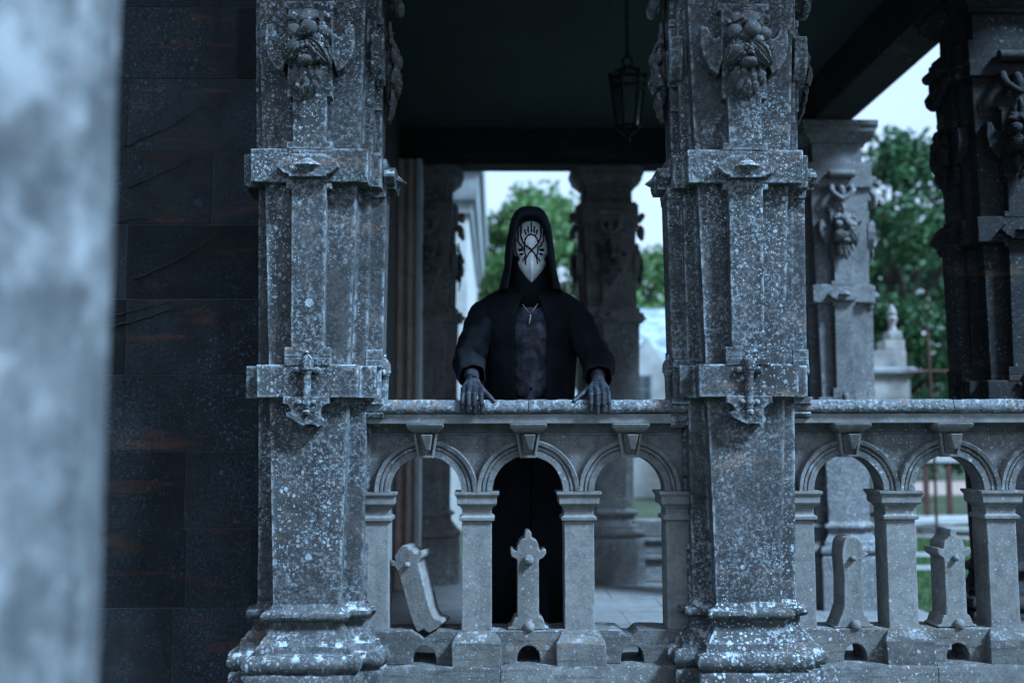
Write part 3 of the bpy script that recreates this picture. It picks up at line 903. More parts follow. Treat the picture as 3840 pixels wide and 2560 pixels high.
def tablet(loc, label, seed, broken=0, tilt=0.0, yawz=0.0, balls=(1, 1), depth=0.115):
    rnd = random.Random(seed)
    root = empty('baluster_stone', loc, 0, label, 'baluster', 'small cross-shaped stones in the balustrade arches')
    root.rotation_euler = (0, tilt, yawz)
    MB().prism(tablet_poly(rnd, broken), -depth / 2, depth / 2).build('slab', M['tablet'], root, None, 0.004)
    if balls[0]:
        MB().ell((0.001, -depth / 2 - 0.008, 0.281), (0.022, 0.020, 0.022) if balls[0] == 1 else (0.014, 0.016, 0.012), 16, 10).build('ball_stud', M['tablet'], root, 60)
    if balls[1]:
        MB().ell((0.003, -depth / 2 - 0.010, 0.012), (0.0225, 0.021, 0.0225), 16, 10).build('ball_stud', M['tablet'], root, 60)
    return root
ZT = 0.753
tablet((C1[0] + 0.012, 0.228, ZT - 0.010), 'broken baluster stone leaning to one side in the arch beside the lichened column', 3, 1, R(-15.5), R(-14), (2, 0))
tablet((C1[1], 0.228, ZT), 'intact upright cross-shaped baluster stone with two ball studs', 4, 0, 0, 0, (1, 1))
tablet((C2[0], 0.228, ZT), 'upright baluster stone with one arm sheared off and a chipped stud', 5, 2, 0, R(4), (2, 1))
tablet((C2[1] + 0.005, 0.228, ZT), 'worn upright baluster stone with both arms, in the arch showing grass and planks', 6, 0, 0, R(5), (2, 1))

# ------------------------------------------------------------------ house walls on the left of the porch
hs = empty('house', (-1.5, 0.45, 0), 0, 'dark sandstone block wall of the house beside the porch', 'house')
def hp(mb, name, mat, parent=hs, smooth=None, bevel=0.0):
    mb.v = [(x + 1.5, y - 0.45, z) for x, y, z in mb.v]
    return mb.build(name, mat, parent, smooth, bevel)
fw = hp(MB().box(-6.0, -0.86, 0.4525, 0.9, 0, 6.0), 'front_wall', M['mortar'])
zj = 1.815
rows = [zj + 0.3385 * i for i in range(-5, 9)]
rows = [0.0] + [z for z in rows if z > 0.02]
rb = random.Random(21)
vis_cuts = {5: [-2.9, -2.3, -1.640, -1.238, -0.86], 3: [-2.9, -2.1, -1.362, -0.86]}
for i in range(len(rows) - 1):
    cuts = None
    if abs(rows[i] - zj) < 0.01:
        cuts = [-2.9, -2.3, -1.645, -1.235, -0.86]
    elif abs(rows[i] - (zj - 2 * 0.3385)) < 0.01:
        cuts = [-2.9, -2.15, -1.365, -0.86]
    else:
        cuts = [-2.9, -2.25 + rb.uniform(-.2, .2), -1.55 + rb.uniform(-.2, .2), -1.1 + rb.uniform(-.08, .08), -0.86] if i % 2 else [-2.9, -1.95 + rb.uniform(-.2, .2), -1.3 + rb.uniform(-.12, .12), -0.86]
    for a, b in zip(cuts[:-1], cuts[1:]):
        hp(MB().box(a + 0.002, b - 0.002, 0.450 + rb.uniform(-0.0015, 0.0015), 0.47, rows[i] + 0.002, rows[i + 1] - 0.002), 'stone_block', M['wall'], fw, None, 0.0015)
hp(MB().box(-6.0, -2.9015, 0.45, 0.47, 0, 6.0), 'plain_wall', M['wall'])
hp(MB().box(-1.3, -0.86, 0.905, 5.0, 0, 4.4), 'porch_side_wall', M['dark_inner'])
# door jamb at the far end: red stone mouldings and a pale strip
jx = -0.86
for a, b, y0, m in ((-0.86, -0.815, 4.70, 'inner'), (-0.814, -0.775, 4.73, 'inner'), (-0.774, -0.735, 4.70, 'inner'), (-0.734, -0.700, 4.74, 'inner'), (-0.699, -0.650, 4.72, 'pale_jamb')):
    hp(MB().box(a, b, y0, 4.98, FLOOR + 0.12, 4.0), 'jamb_moulding', M[m], hs, None, 0.008)
hp(MB().box(-0.88, -0.62, 4.66, 4.985, FLOOR, FLOOR + 0.119), 'jamb_base', M['inner'], hs, None, 0.01)

# dry creeper stems on the wall
def twig(pts, r, label):
    rt = random.Random(len(pts) * 17 + int(pts[0][1] * 100))
    P = []
    for (x0, z0), (x1, z1) in zip(pts[:-1], pts[1:]):
        for t in range(6):
            u = t / 6
            P.append((x0 + (x1 - x0) * u + rt.uniform(-.004, .004), 0.447 - 0.004, z0 + (z1 - z0) * u + rt.uniform(-.006, .006)))
    P.append((pts[-1][0], 0.443, pts[-1][1]))
    n = len(P)
    o = MB().tube(P, [r * (1 - 0.7 * i / n) for i in range(n)], 6).build('creeper_stem', M['twig'], None, 60)
    return tag(o, label, 'creeper', 'dry creeper stems on the dark wall')
twig([(-1.78, 2.02), (-1.60, 2.06), (-1.42, 2.11)], 0.0055, 'thick dry creeper stem lying across the red-stained block')
twig([(-1.74, 2.07), (-1.60, 2.10), (-1.45, 2.14)], 0.004, 'thin dry creeper stem just above the thick one on the red-stained block')
twig([(-1.62, 2.24), (-1.42, 2.33), (-1.24, 2.45)], 0.004, 'dry creeper stem rising above the red-stained block')
twig([(-1.66, 2.66), (-1.50, 2.73), (-1.36, 2.80)], 0.003, 'short dry creeper stem high on the dark wall')
twig([(-1.68, 2.85), (-1.50, 2.93), (-1.33, 3.04)], 0.003, 'thin dry creeper stem, topmost on the dark wall')
twig([(-1.70, 2.50), (-1.60, 2.52), (-1.52, 2.51)], 0.003, 'curved stub of dry creeper between the upper stems')

# ------------------------------------------------------------------ porch roof
rf = empty('porch_roof', (1.1, 3.0, 4.0), 0, 'dark flat porch ceiling carried on deep stone beams', 'roof')
def rp(name, mat, x0, x1, y0, y1, z0, z1, bev=0.01):
    return MB().box(x0 - 1.1, x1 - 1.1, y0 - 3.0, y1 - 3.0, z0 - 4.0, z1 - 4.0).build(name, mat, rf, None, bev)
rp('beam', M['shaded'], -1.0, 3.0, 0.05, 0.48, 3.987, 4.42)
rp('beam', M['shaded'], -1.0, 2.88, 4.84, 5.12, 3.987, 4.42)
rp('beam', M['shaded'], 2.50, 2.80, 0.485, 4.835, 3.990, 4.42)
rp('ceiling_panel', M['ceiling'], -1.0, 0.749, 0.485, 4.835, 4.32, 4.40, 0.0)
rp('ceiling_panel', M['ceiling'], 0.751, 2.498, 0.485, 4.835, 4.32, 4.40, 0.0)
rp('roof_slab', M['column_in'], -1.3, 3.3, -0.80, 5.5, 4.422, 4.75)  # front overhang lies out of view, lengthened to shade the column tops

# low moulded wall closing the back bay
lw = empty('low_wall', (1.86, 5.2, FLOOR), 0, 'low moulded stone wall running from the back column', 'wall')
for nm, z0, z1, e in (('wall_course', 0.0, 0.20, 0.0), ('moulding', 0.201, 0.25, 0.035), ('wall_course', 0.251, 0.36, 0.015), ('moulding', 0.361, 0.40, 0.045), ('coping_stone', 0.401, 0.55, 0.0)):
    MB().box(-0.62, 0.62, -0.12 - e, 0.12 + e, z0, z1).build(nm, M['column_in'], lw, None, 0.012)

# ------------------------------------------------------------------ lantern
lx, ly, lz = 0.82, 1.95, 3.42
ln = empty('hanging_lantern', (lx, ly, lz), 0, 'black iron lantern hanging from the dark porch ceiling', 'lantern')
mb = MB()
for i in range(6):
    a, b = R(60 * i), R(60 * (i + 1))
    for r1, z1, r2, z2 in ((0.108, 0.30, 0.072, 0.0), ):
        mb.tube([(r1 * math.cos(a), r1 * math.sin(a), z1), (r2 * math.cos(a), r2 * math.sin(a), z2)], 0.007, 6)
    for r_, z_ in ((0.108, 0.30), (0.101, 0.245), (0.072, 0.0)):
        mb.tube([(r_ * math.cos(a), r_ * math.sin(a), z_), (r_ * math.cos(b), r_ * math.sin(b), z_)], 0.008, 6)
    mb.tube([(0.108 * math.cos(a), 0.108 * math.sin(a), 0.30), (0.07 * math.cos(a), 0.07 * math.sin(a), 0.355), (0.0, 0.0, 0.38)], 0.006, 6)
    mb.ell((0.108 * math.cos(a), 0.108 * math.sin(a), 0.32), (0.012, 0.012, 0.025), 8, 6)
    mb.tube([(0.072 * math.cos(a), 0.072 * math.sin(a), 0.0), (0.03 * math.cos(a), 0.03 * math.sin(a), -0.04), (0, 0, -0.05)], 0.006, 6)
mb.ell((0, 0, -0.07), (0.014, 0.014, 0.03), 8, 6)
mb.build('lantern_frame', M['iron'], ln, 50)
for i in range(6):
    a, b = R(60 * i), R(60 * (i + 1))
    v = [(0.97 * r_ * math.cos(t), 0.97 * r_ * math.sin(t), z_) for r_, z_ in ((0.072, 0.004), (0.107, 0.296)) for t in (a, b)]
    v2 = [(x * 0.97, y * 0.97, z) for x, y, z in v]
    MB().loft([[v[0], v[1], v[3], v[2]], [v2[0], v2[1], v2[3], v2[2]]]).build('pane', M['glass'], ln)
mb = MB()
mb.tube([(0.03 * math.cos(t), 0, 0.415 + 0.035 * math.sin(t)) for t in [2 * math.pi * i / 12 for i in range(13)]], 0.007, 6)
mb.build('hanging_ring', M['iron'], ln, 60)
mb = MB()
zz, k_ = 0.45, 0
while zz < 0.93:
    if k_ % 2:
        mb.tube([(0.010 * math.cos(t), 0, zz + 0.018 * math.sin(t)) for t in [2 * math.pi * i / 8 for i in range(9)]], 0.0035, 5)
    else:
        mb.tube([(0, 0.010 * math.cos(t), zz + 0.018 * math.sin(t)) for t in [2 * math.pi * i / 8 for i in range(9)]], 0.0035, 5)
    zz += 0.027
    k_ += 1
mb.build('chain', M['iron'], ln, 60)

# ------------------------------------------------------------------ blurred foreground pillar
fp = empty('foreground_pillar', (-0.765, -2.82, 0), 0, 'big out-of-focus pale lichened stone pillar close in front of the dark wall', 'pillar')
rings = []
for i in range(41):
    z = 4.2 * i / 40
    ring = [(0.16, -0.17), (0.205, -0.155), (0.235, -0.12), (0.255, -0.07), (0.27, 0.0), (0.27, 0.10), (-0.3, 0.10), (-0.3, -0.17)]
    pts = []
    for k_ in range(len(ring)):
        p, q = ring[k_], ring[(k_ + 1) % len(ring)]
        for t in range(5):
            pts.append(wob((p[0] + (q[0] - p[0]) * t / 5, p[1] + (q[1] - p[1]) * t / 5, z), 0.004, 6))
    rings.append(pts)
MB().loft(rings).build('pillar_shaft', M['pillar'], fp, 40)
MB().box(-0.34, 0.31, -0.22, 0.15, 0, 0.25).build('pillar_foot', M['pillar'], fp, None, 0.02)

# ------------------------------------------------------------------ the hooded person
PX = 0.162
BT = 0.70                                   # top of the block he stands on
o = MB().box(PX - 0.22, PX + 0.22, 0.40, 0.95, FLOOR, BT).build('stone_block', M['plinth'], None, None, 0.012)
tag(o, 'low stone block behind the balustrade that the hooded person stands on', 'block')
person = empty('person', (PX, 0.62, BT), 0, 'person in a black hooded robe and white mask leaning both hands on the balustrade', 'person')
def pp(v):
    return (v[0] - PX, v[1] - 0.62, v[2] - BT)

def ellring(c, rx, ry, n=28):
    return [(c[0] + rx * math.sin(2 * math.pi * i / n), c[1] - ry * math.cos(2 * math.pi * i / n), c[2]) for i in range(n)]

def finger(mb, pts, r0, r1):
    n = len(pts)
    rad = [r0 + (r1 - r0) * i / (n - 1) for i in range(n)]
    # knuckle swellings
    mb.tube(pts, rad, 12)
    for i, p in enumerate(pts):
        mb.ell(p, (rad[i] * (1.06 if 0 < i < n - 1 else 1.0),) * 3, 12, 8)

def hand(mb, side, wrist, knuckles, pips, dips, tips, thumb):
    # palm: a flattened loft from wrist to the row of knuckles
    w = Vector(wrist)
    kn = [Vector(k__) for k__ in knuckles]
    mid = (kn[0] + kn[3]) / 2
    for i in range(4):
        # metacarpals bridge wrist and knuckle so that the back of the hand has tendons
        a = w.lerp(kn[i], 0.05) + (kn[i] - mid) * 0.35
        mb.tube([a, a.lerp(kn[i], 0.5), kn[i]], [0.017, 0.0145, 0.0125], 12, 1.0)
        mb.ell(kn[i], (0.0125, 0.0125, 0.0125), 12, 8)
        fp_ = [kn[i], Vector(pips[i]), Vector(dips[i]), Vector(tips[i])]
        finger(mb, fp_, 0.0122 if i < 3 else 0.0108, 0.0094 if i < 3 else 0.0082)
    for i in range(3):
        for t in (0.3, 0.6, 0.9):
            a = w.lerp(kn[i], t)
            b = w.lerp(kn[i + 1], t)
            mb.ell((a + b) / 2, (0.013, 0.012, 0.011), 10, 8)
    th = [Vector(t) for t in thumb]
    mb.tube(th, [0.019, 0.0155, 0.0118, 0.0092], 12)
    mb.ell(th[0], (0.02, 0.02, 0.02), 12, 8)
    mb.ell(th[2], (0.0122,) * 3, 12, 8)
    mb.ell(th[3], (0.0094,) * 3, 12, 8)

body = MB()
yb = 0.60
# torso rises from the hips, slight forward lean
tor = [(1.50, 0.155, 0.115, 0.66), (1.60, 0.150, 0.108, 0.655), (1.70, 0.140, 0.098, 0.645), (1.80, 0.142, 0.098, 0.635), (1.90, 0.152, 0.106, 0.622), (2.00, 0.165, 0.116, 0.61), (2.06, 0.170, 0.114, 0.605),
       (2.12, 0.165, 0.098, 0.60), (2.17, 0.12, 0.075, 0.59), (2.20, 0.075, 0.062, 0.575)]
body.loft([ellring((PX, y, z), rx, ry) for z, rx, ry, y in tor])
for s in (-1, 1):     # pectorals
    body.ell((PX + s * 0.065, 0.515, 2.02), (0.068, 0.028, 0.052), 16, 10)
    for zz_ in (1.74, 1.81, 1.88):
        body.ell((PX + s * 0.034, 0.549, zz_), (0.030, 0.012, 0.030), 12, 8)
    body.ell((PX + s * 0.085, 0.535, 2.125), (0.075, 0.014, 0.013), 12, 8, Matrix.Rotation(R(s * -12), 3, 'Y'))   # collar bone
body.tube([(PX, 0.58, 2.15), (PX, 0.56, 2.22), (PX, 0.535, 2.30)], [0.068, 0.058, 0.058], 16)   # neck
body.ell((PX, 0.555, 2.40), (0.076, 0.085, 0.125), 18, 14)                                  # head
body.ell((PX, 0.500, 2.31), (0.050, 0.05, 0.055), 14, 10)                                   # jaw
for s in (-1, 1):      # legs
    body.tube([(PX + s * 0.085, 0.66, 1.56), (PX + s * 0.09, 0.655, 1.35), (PX + s * 0.09, 0.65, 1.15), (PX + s * 0.09, 0.66, 0.95), (PX + s * 0.09, 0.67, 0.74)], [0.095, 0.085, 0.060, 0.056, 0.042], 14)
    body.ell((PX + s * 0.095, 0.61, 0.733), (0.045, 0.125, 0.034), 14, 8)
# arms
ARM = {-1: dict(sh=(PX - 0.185, 0.60, 2.09), el=(-0.118, 0.49, 1.885), wr=(-0.093, 0.232, 1.775)),
       1: dict(sh=(PX + 0.185, 0.60, 2.09), el=(0.468, 0.49, 1.885), wr=(0.440, 0.232, 1.770))}
for s in (-1, 1):
    A = ARM[s]
    sh, el, wr = Vector(A['sh']), Vector(A['el']), Vector(A['wr'])
    body.tube([sh, sh.lerp(el, 0.5), el, el.lerp(wr, 0.35), el.lerp(wr, 0.7), wr], [0.058, 0.050, 0.042, 0.041, 0.033, 0.027], 14)
    body.ell(sh, (0.062, 0.06, 0.06), 14, 10)
# hands hooked over the nosing of the coping (front edge y about 0.10, top z 1.69)
def mk(side, wx, xs, tip_dx, zoff=0.0):
    kn, pi_, di, ti = [], [], [], []
    lift = (0.004, 0.010, 0.012, 0.008)
    for i, x in enumerate(xs):         # index .. little
        kn.append((x, 0.135 + (0.0, -0.006, -0.004, 0.006)[i], 1.727 + lift[i]))
        pi_.append((x + tip_dx[i] * 0.4, 0.088 + (0.004, -0.004, 0, 0.006)[i], 1.706 + lift[i] * 0.6))
        di.append((x + tip_dx[i] * 0.8, 0.079 + (0.003, -0.002, 0, 0.004)[i], 1.670 + (0.002, -0.003, 0, 0.006)[i]))
        ti.append((x + tip_dx[i], 0.086, 1.641 + (0.002, -0.006, 0.0, 0.010)[i]))
    return kn, pi_, di, ti
k1 = mk(-1, -0.093, (-0.0585, -0.0835, -0.1075, -0.1305), (0.006, 0.0, -0.002, -0.004))
hand(body, -1, ARM[-1]['wr'], *k1, thumb=((-0.074, 0.205, 1.752), (-0.045, 0.165, 1.722), (-0.022, 0.130, 1.702), (-0.004, 0.106, 1.684)))
k2 = mk(1, 0.440, (0.3975, 0.4205, 0.4445, 0.4675), (-0.004, 0.0, 0.002, 0.003))
hand(body, 1, ARM[1]['wr'], *k2, thumb=((0.418, 0.205, 1.750), (0.385, 0.165, 1.725), (0.350, 0.130, 1.704), (0.327, 0.106, 1.684)))
body.v = [pp(v) for v in body.v]
bo = body.build('body', M['skin'], person, 179)
rm = bo.modifiers.new('join', 'REMESH')
rm.mode = 'VOXEL'
rm.voxel_size = 0.0032
rm.use_smooth_shade = True
sm = bo.modifiers.new('soften', 'SMOOTH')
sm.factor = 0.5
sm.iterations = 3
# finger nails would be below a pixel; navel as a dark dimple
MB().ell(pp((PX + 0.003, 0.545, 1.755)), (0.008, 0.006, 0.010), 12, 8).build('navel', M['robe'], person, 60)

# robe: open-fronted shell, lofted from hem to collar
rrb = random.Random(5)
def robe_ring(z, cx, cy, rx, ry, gap, fold, n=64):
    out = []
    g = math.asin(min(0.95, gap / rx))
    for i in range(n + 1):
        t = g + (2 * math.pi - 2 * g) * i / n
        k__ = 1 + fold * (0.5 * math.sin(t * 9 + z * 1.3) + 0.35 * math.sin(t * 17 + 1.7 + z * 2.1) + 0.3 * math.sin(t * 5 - z * 3))
        edge = min(1, min(i, n - i) / 3)
        out.append((cx + rx * k__ * math.sin(t), cy - ry * k__ * math.cos(t) - (1 - edge) * 0.006, z))
    return out
lv = [(0.715, 0.235, 0.215, 0.002, 0.07, 0.66), (0.95, 0.222, 0.20, 0.002, 0.065, 0.66), (1.20, 0.212, 0.18, 0.002, 0.055, 0.66), (1.42, 0.206, 0.165, 0.002, 0.045, 0.66), (1.52, 0.203, 0.160, 0.01, 0.038, 0.66), (1.60, 0.203, 0.160, 0.070, 0.038, 0.66), (1.66, 0.203, 0.158, 0.072, 0.034, 0.655),
      (1.76, 0.205, 0.158, 0.073, 0.045, 0.65), (1.86, 0.212, 0.160, 0.074, 0.045, 0.64), (1.95, 0.222, 0.163, 0.075, 0.038, 0.632), (2.03, 0.236, 0.162, 0.072, 0.030, 0.625), (2.09, 0.246, 0.156, 0.062, 0.022, 0.618),
      (2.135, 0.246, 0.144, 0.050, 0.014, 0.612), (2.165, 0.228, 0.130, 0.036, 0.010, 0.605), (2.19, 0.190, 0.118, 0.022, 0.006, 0.60), (2.215, 0.140, 0.108, 0.02, 0.004, 0.59), (2.24, 0.112, 0.100, 0.014, 0.0, 0.58), (2.27, 0.098, 0.095, 0.010, 0, 0.575)]
mb = MB()
mb.loft([[pp(p) for p in robe_ring(z, PX, cy, rx, ry, gap, fold)] for z, rx, ry, gap, fold, cy in lv], cap=False, closed=False)
rob = mb.build('robe', M['robe'], person, 179)
sd = rob.modifiers.new('cloth', 'SOLIDIFY')
sd.thickness = 0.007
sd.offset = 0
# sleeves
for s in (-1, 1):
    A = ARM[s]
    sh, el, wr = Vector(A['sh']), Vector(A['el']), Vector(A['wr'])
    path = [sh + Vector((-s * 0.06, 0.0, 0.03)), sh + Vector((s * 0.02, 0, 0.005)), sh.lerp(el, 0.3) + Vector((s * 0.018, 0, 0)), sh.lerp(el, 0.65) + Vector((s * 0.012, -0.005, -0.015)), el + Vector((s * 0.004, -0.01, -0.014)), el.lerp(wr, 0.40) + Vector((0, 0, -0.010)), el.lerp(wr, 0.76) + Vector((0, 0, -0.006))]
    rad = [0.080, 0.077, 0.073, 0.071, 0.070, 0.067, 0.057]
    # densify
    P, Q = [], []
    for i in range(len(path) - 1):
        for t in range(5):
            u = t / 5
            P.append(path[i].lerp(path[i + 1], u))
            Q.append(rad[i] + (rad[i + 1] - rad[i]) * u)
    P.append(path[-1])
    Q.append(rad[-1])
    mb = MB()
    n = 32
    rings = []
    side = Vector((1, 0, 0))
    for i, p in enumerate(P):
        d = (P[min(i + 2, len(P) - 1)] - P[max(i - 2, 0)]).normalized()
        sd_ = (side - d * side.dot(d)).normalized()
        u2 = sd_.cross(d).normalized()
        ring = []
        for j in range(n):
            a = 2 * math.pi * j / n
            w_ = 1 + 0.04 * math.sin(a * 3 + i * 0.35) + 0.07 * math.sin(i * 0.9 + a * 2) * (i / len(P)) + 0.04 * math.sin(a * 7 + i * 0.2) + 0.04 * math.sin(i * 1.7 + a)
            ring.append(pp(p + (sd_ * math.cos(a) + u2 * math.sin(a) * 1.08) * Q[i] * w_))
        rings.append(ring)
    mb.loft(rings, cap=False)
    so = mb.build('sleeve', M['robe'], rob, 179)
    so.matrix_parent_inverse = Matrix.Identity(4)
    m_ = so.modifiers.new('cloth', 'SOLIDIFY')
    m_.thickness = 0.006
# hood: arch-shaped sections from the rim back over the head
def hood_arch(hw_b, hw_m, top, zb, y, n=40, lean=0.0, p=3.3):
    out = []
    for i in range(n + 1):
        t = math.pi * i / n
        cx_, sz_ = -math.cos(t), math.sin(t)
        x = (abs(cx_) ** (2 / p)) * (1 if cx_ > 0 else -1)
        zt = sz_ ** (2 / p) if sz_ > 0 else 0
        z = zb + (top - zb) * zt
        hw = hw_b + (hw_m - hw_b) * zt
        hw += max(0.0, 2.31 - z) * 0.22 * (1 if y > 0.38 else 0.4)        # the cloth spreads on to the shoulders
        out.append((PX + x * hw, y + 0.02 * (1 - zt), z))
    return out
hoods = [(0.088, 0.080, 2.507, 2.2, 0.470), (0.086, 0.078, 2.509, 2.2, 0.405), (0.088, 0.080, 2.516, 2.195, 0.372), (0.096, 0.086, 2.530, 2.195, 0.362), (0.107, 0.095, 2.554, 2.195, 0.390), (0.116, 0.104, 2.578, 2.195, 0.440),
         (0.122, 0.110, 2.592, 2.195, 0.500), (0.123, 0.111, 2.592, 2.195, 0.550), (0.120, 0.107, 2.572, 2.195, 0.600), (0.110, 0.092, 2.53, 2.195, 0.645), (0.090, 0.072, 2.46, 2.195, 0.675), (0.06, 0.045, 2.37, 2.195, 0.69)]
mb = MB()
rings = []
for hb, hm, tp, zb, y in hoods:
    a = hood_arch(hb, hm, tp, zb, y)
    rings.append([pp((x + 0.003 * math.sin(z * 40 + y * 30), y_ + 0.004 * math.sin(z * 26), z)) for x, y_, z in a])
mb.loft(rings, cap=False, closed=False)
mb.add([rings[-1][i] for i in range(len(rings[-1]))], [tuple(range(len(rings[-1])))])
ho = mb.build('hood', M['robe_hood'], rob, 179)
ss = ho.modifiers.new('round', 'SUBSURF')
ss.levels = ss.render_levels = 1
# throat wrap, dark cloth under the chin
mb = MB()
mb.loft([[pp(p) for p in ellring((PX, y, z), rx, ry)] for z, rx, ry, y in ((2.125, 0.070, 0.035, 0.535), (2.15, 0.080, 0.05, 0.53), (2.19, 0.085, 0.07, 0.525), (2.25, 0.088, 0.08, 0.52), (2.33, 0.085, 0.08, 0.52), (2.38, 0.07, 0.07, 0.52))])
mb.build('neck_cloth', M['robe'], rob, 179)

# mask
def mask_pt(s, t, lift=0.0):
    """s -1..1 across, t 0 (brow) .. 1 (chin)"""
    z = 2.515 - 0.286 * t
    if t < 0.42:
        hw = 0.074 + 0.008 * math.sin(t / 0.42 * math.pi * 0.5)
    else:
        u = (t - 0.42) / 0.58
        hw = 0.080 * max(0.0, 1 - u ** 2.5) ** 0.85 + 0.0015
        hw -= 0.012 * math.exp(-((t - 0.60) / 0.055) ** 2)           # waist between brow plate and jaw
    x = s * hw
    muzzle = 0.040 * math.exp(-((t - 0.80) / 0.20) ** 2)
    brow = 0.012 * math.exp(-((t - 0.36) / 0.09) ** 2)
    ridge = 0.018 * math.exp(-(s / 0.22) ** 2) * (0.25 + 0.75 * max(0, min(1, (t - 0.3) / 0.3)))
    y = 0.440 - muzzle * max(0.0, 1 - s * s) ** 0.8 - brow - ridge + 0.070 * (1 - math.sqrt(max(0, 1 - 0.92 * s * s)))
    for sx in (-0.47, 0.47):                                               # eye hollows
        y += 0.012 * math.exp(-((s - sx) / 0.20) ** 2 - ((t - 0.47) / 0.055) ** 2)
        y += 0.006 * math.exp(-((s - sx * 1.35) / 0.14) ** 2 - ((t - 0.66) / 0.05) ** 2)   # grooves of the cheek
    return Vector((PX + 0.004 + x, y - lift, z))
mb = MB()
nu, nv = 44, 36
v, f = [], []
for i in range(nu + 1):
    for j in range(nv + 1):
        v.append(pp(mask_pt(-1 + 2 * j / nv, i / nu)))
for i in range(nu):
    for j in range(nv):
        a = i * (nv + 1) + j
        f.append((a, a + 1, a + nv + 2, a + nv + 1))
mb.add(v, f)
mk_o = mb.build('mask', M['bone'], person, 179)
m_ = mk_o.modifiers.new('shell', 'SOLIDIFY')
m_.thickness = 0.004
# painted branching marking on the mask: narrow raised strokes
strokes = [
    [(-.40, .40), (-.34, .31), (-.18, .25), (0, .235), (.18, .25), (.32, .31), (.36, .38)],
    [(-.40, .40), (-.22, .43), (0, .50), (.20, .565), (.34, .62), (.36, .73)],
    [(.36, .38), (.20, .43), (0, .50), (-.22, .57), (-.36, .62), (-.38, .745)],
    [(-.30, .24), (-.37, .15)], [(-.15, .22), (-.20, .10)], [(0, .21), (0, .03)], [(.15, .22), (.18, .10)], [(.28, .24), (.33, .15)],
    [(-.38, .42), (-.38, .60)], [(.36, .42), (.35, .60)],
    [(-.58, .02), (-.60, .22), (-.52, .32), (-.40, .40)], [(-.76, .12), (-.72, .34), (-.44, .46)], [(.56, .06), (.52, .28), (.40, .38)], [(.72, .14), (.66, .34), (.46, .44)],
    [(-.86, .26), (-.84, .58)], [(-.40, .58), (-.56, .68)], [(.40, .60), (.54, .68)],
]
mb = MB()
for st in strokes:
    P = []
    for (s0, t0), (s1, t1) in zip(st[:-1], st[1:]):
        for q in range(5):
            P.append(mask_pt(s0 + (s1 - s0) * q / 5 + rrb.uniform(-.018, .018), t0 + (t1 - t0) * q / 5 + rrb.uniform(-.006, .006), 0.0002))
    P.append(mask_pt(st[-1][0], st[-1][1], 0.0002))
    mb.tube([pp(p) for p in P], [rrb.uniform(0.0034, 0.0056) if 0 < i < len(P) - 1 else 0.0024 for i in range(len(P))], 7)
mb.build('painted_marking', M['oxblood'], mk_o, 60)
for sx in (-0.54, 0.54):
    for t, rx_, rz_ in ((0.470, 0.0165, 0.0105), (0.545, 0.013, 0.0065)):
        c = mask_pt(sx, t, -0.002)
        MB().ell(pp(c), (rx_, 0.006, rz_), 12, 8).build('eye_opening', M['robe'], mk_o, 60)
# pendant on a chain
mb = MB()
ch = [(PX - 0.055, 0.505, 2.165), (PX - 0.03, 0.495, 2.13), (PX - 0.006, 0.488, 2.098), (PX + 0.0, 0.487, 2.094), (PX + 0.012, 0.488, 2.108), (PX + 0.035, 0.494, 2.140), (PX + 0.055, 0.505, 2.165)]
mb.tube([pp(p) for p in ch], 0.0012, 6)
nk = mb.build('necklace_chain', M['silver'], person, 60)
mb = MB()
mb.ell(pp((PX + 0.001, 0.482, 2.082)), (0.0055, 0.005, 0.010), 10, 8)
mb.tube([pp((PX, 0.481, 2.076)), pp((PX - 0.003, 0.480, 2.060)), pp((PX - 0.005, 0.480, 2.045))], [0.0032, 0.0035, 0.0015], 8)
mb.build('charm', M['silver'], nk, 60)

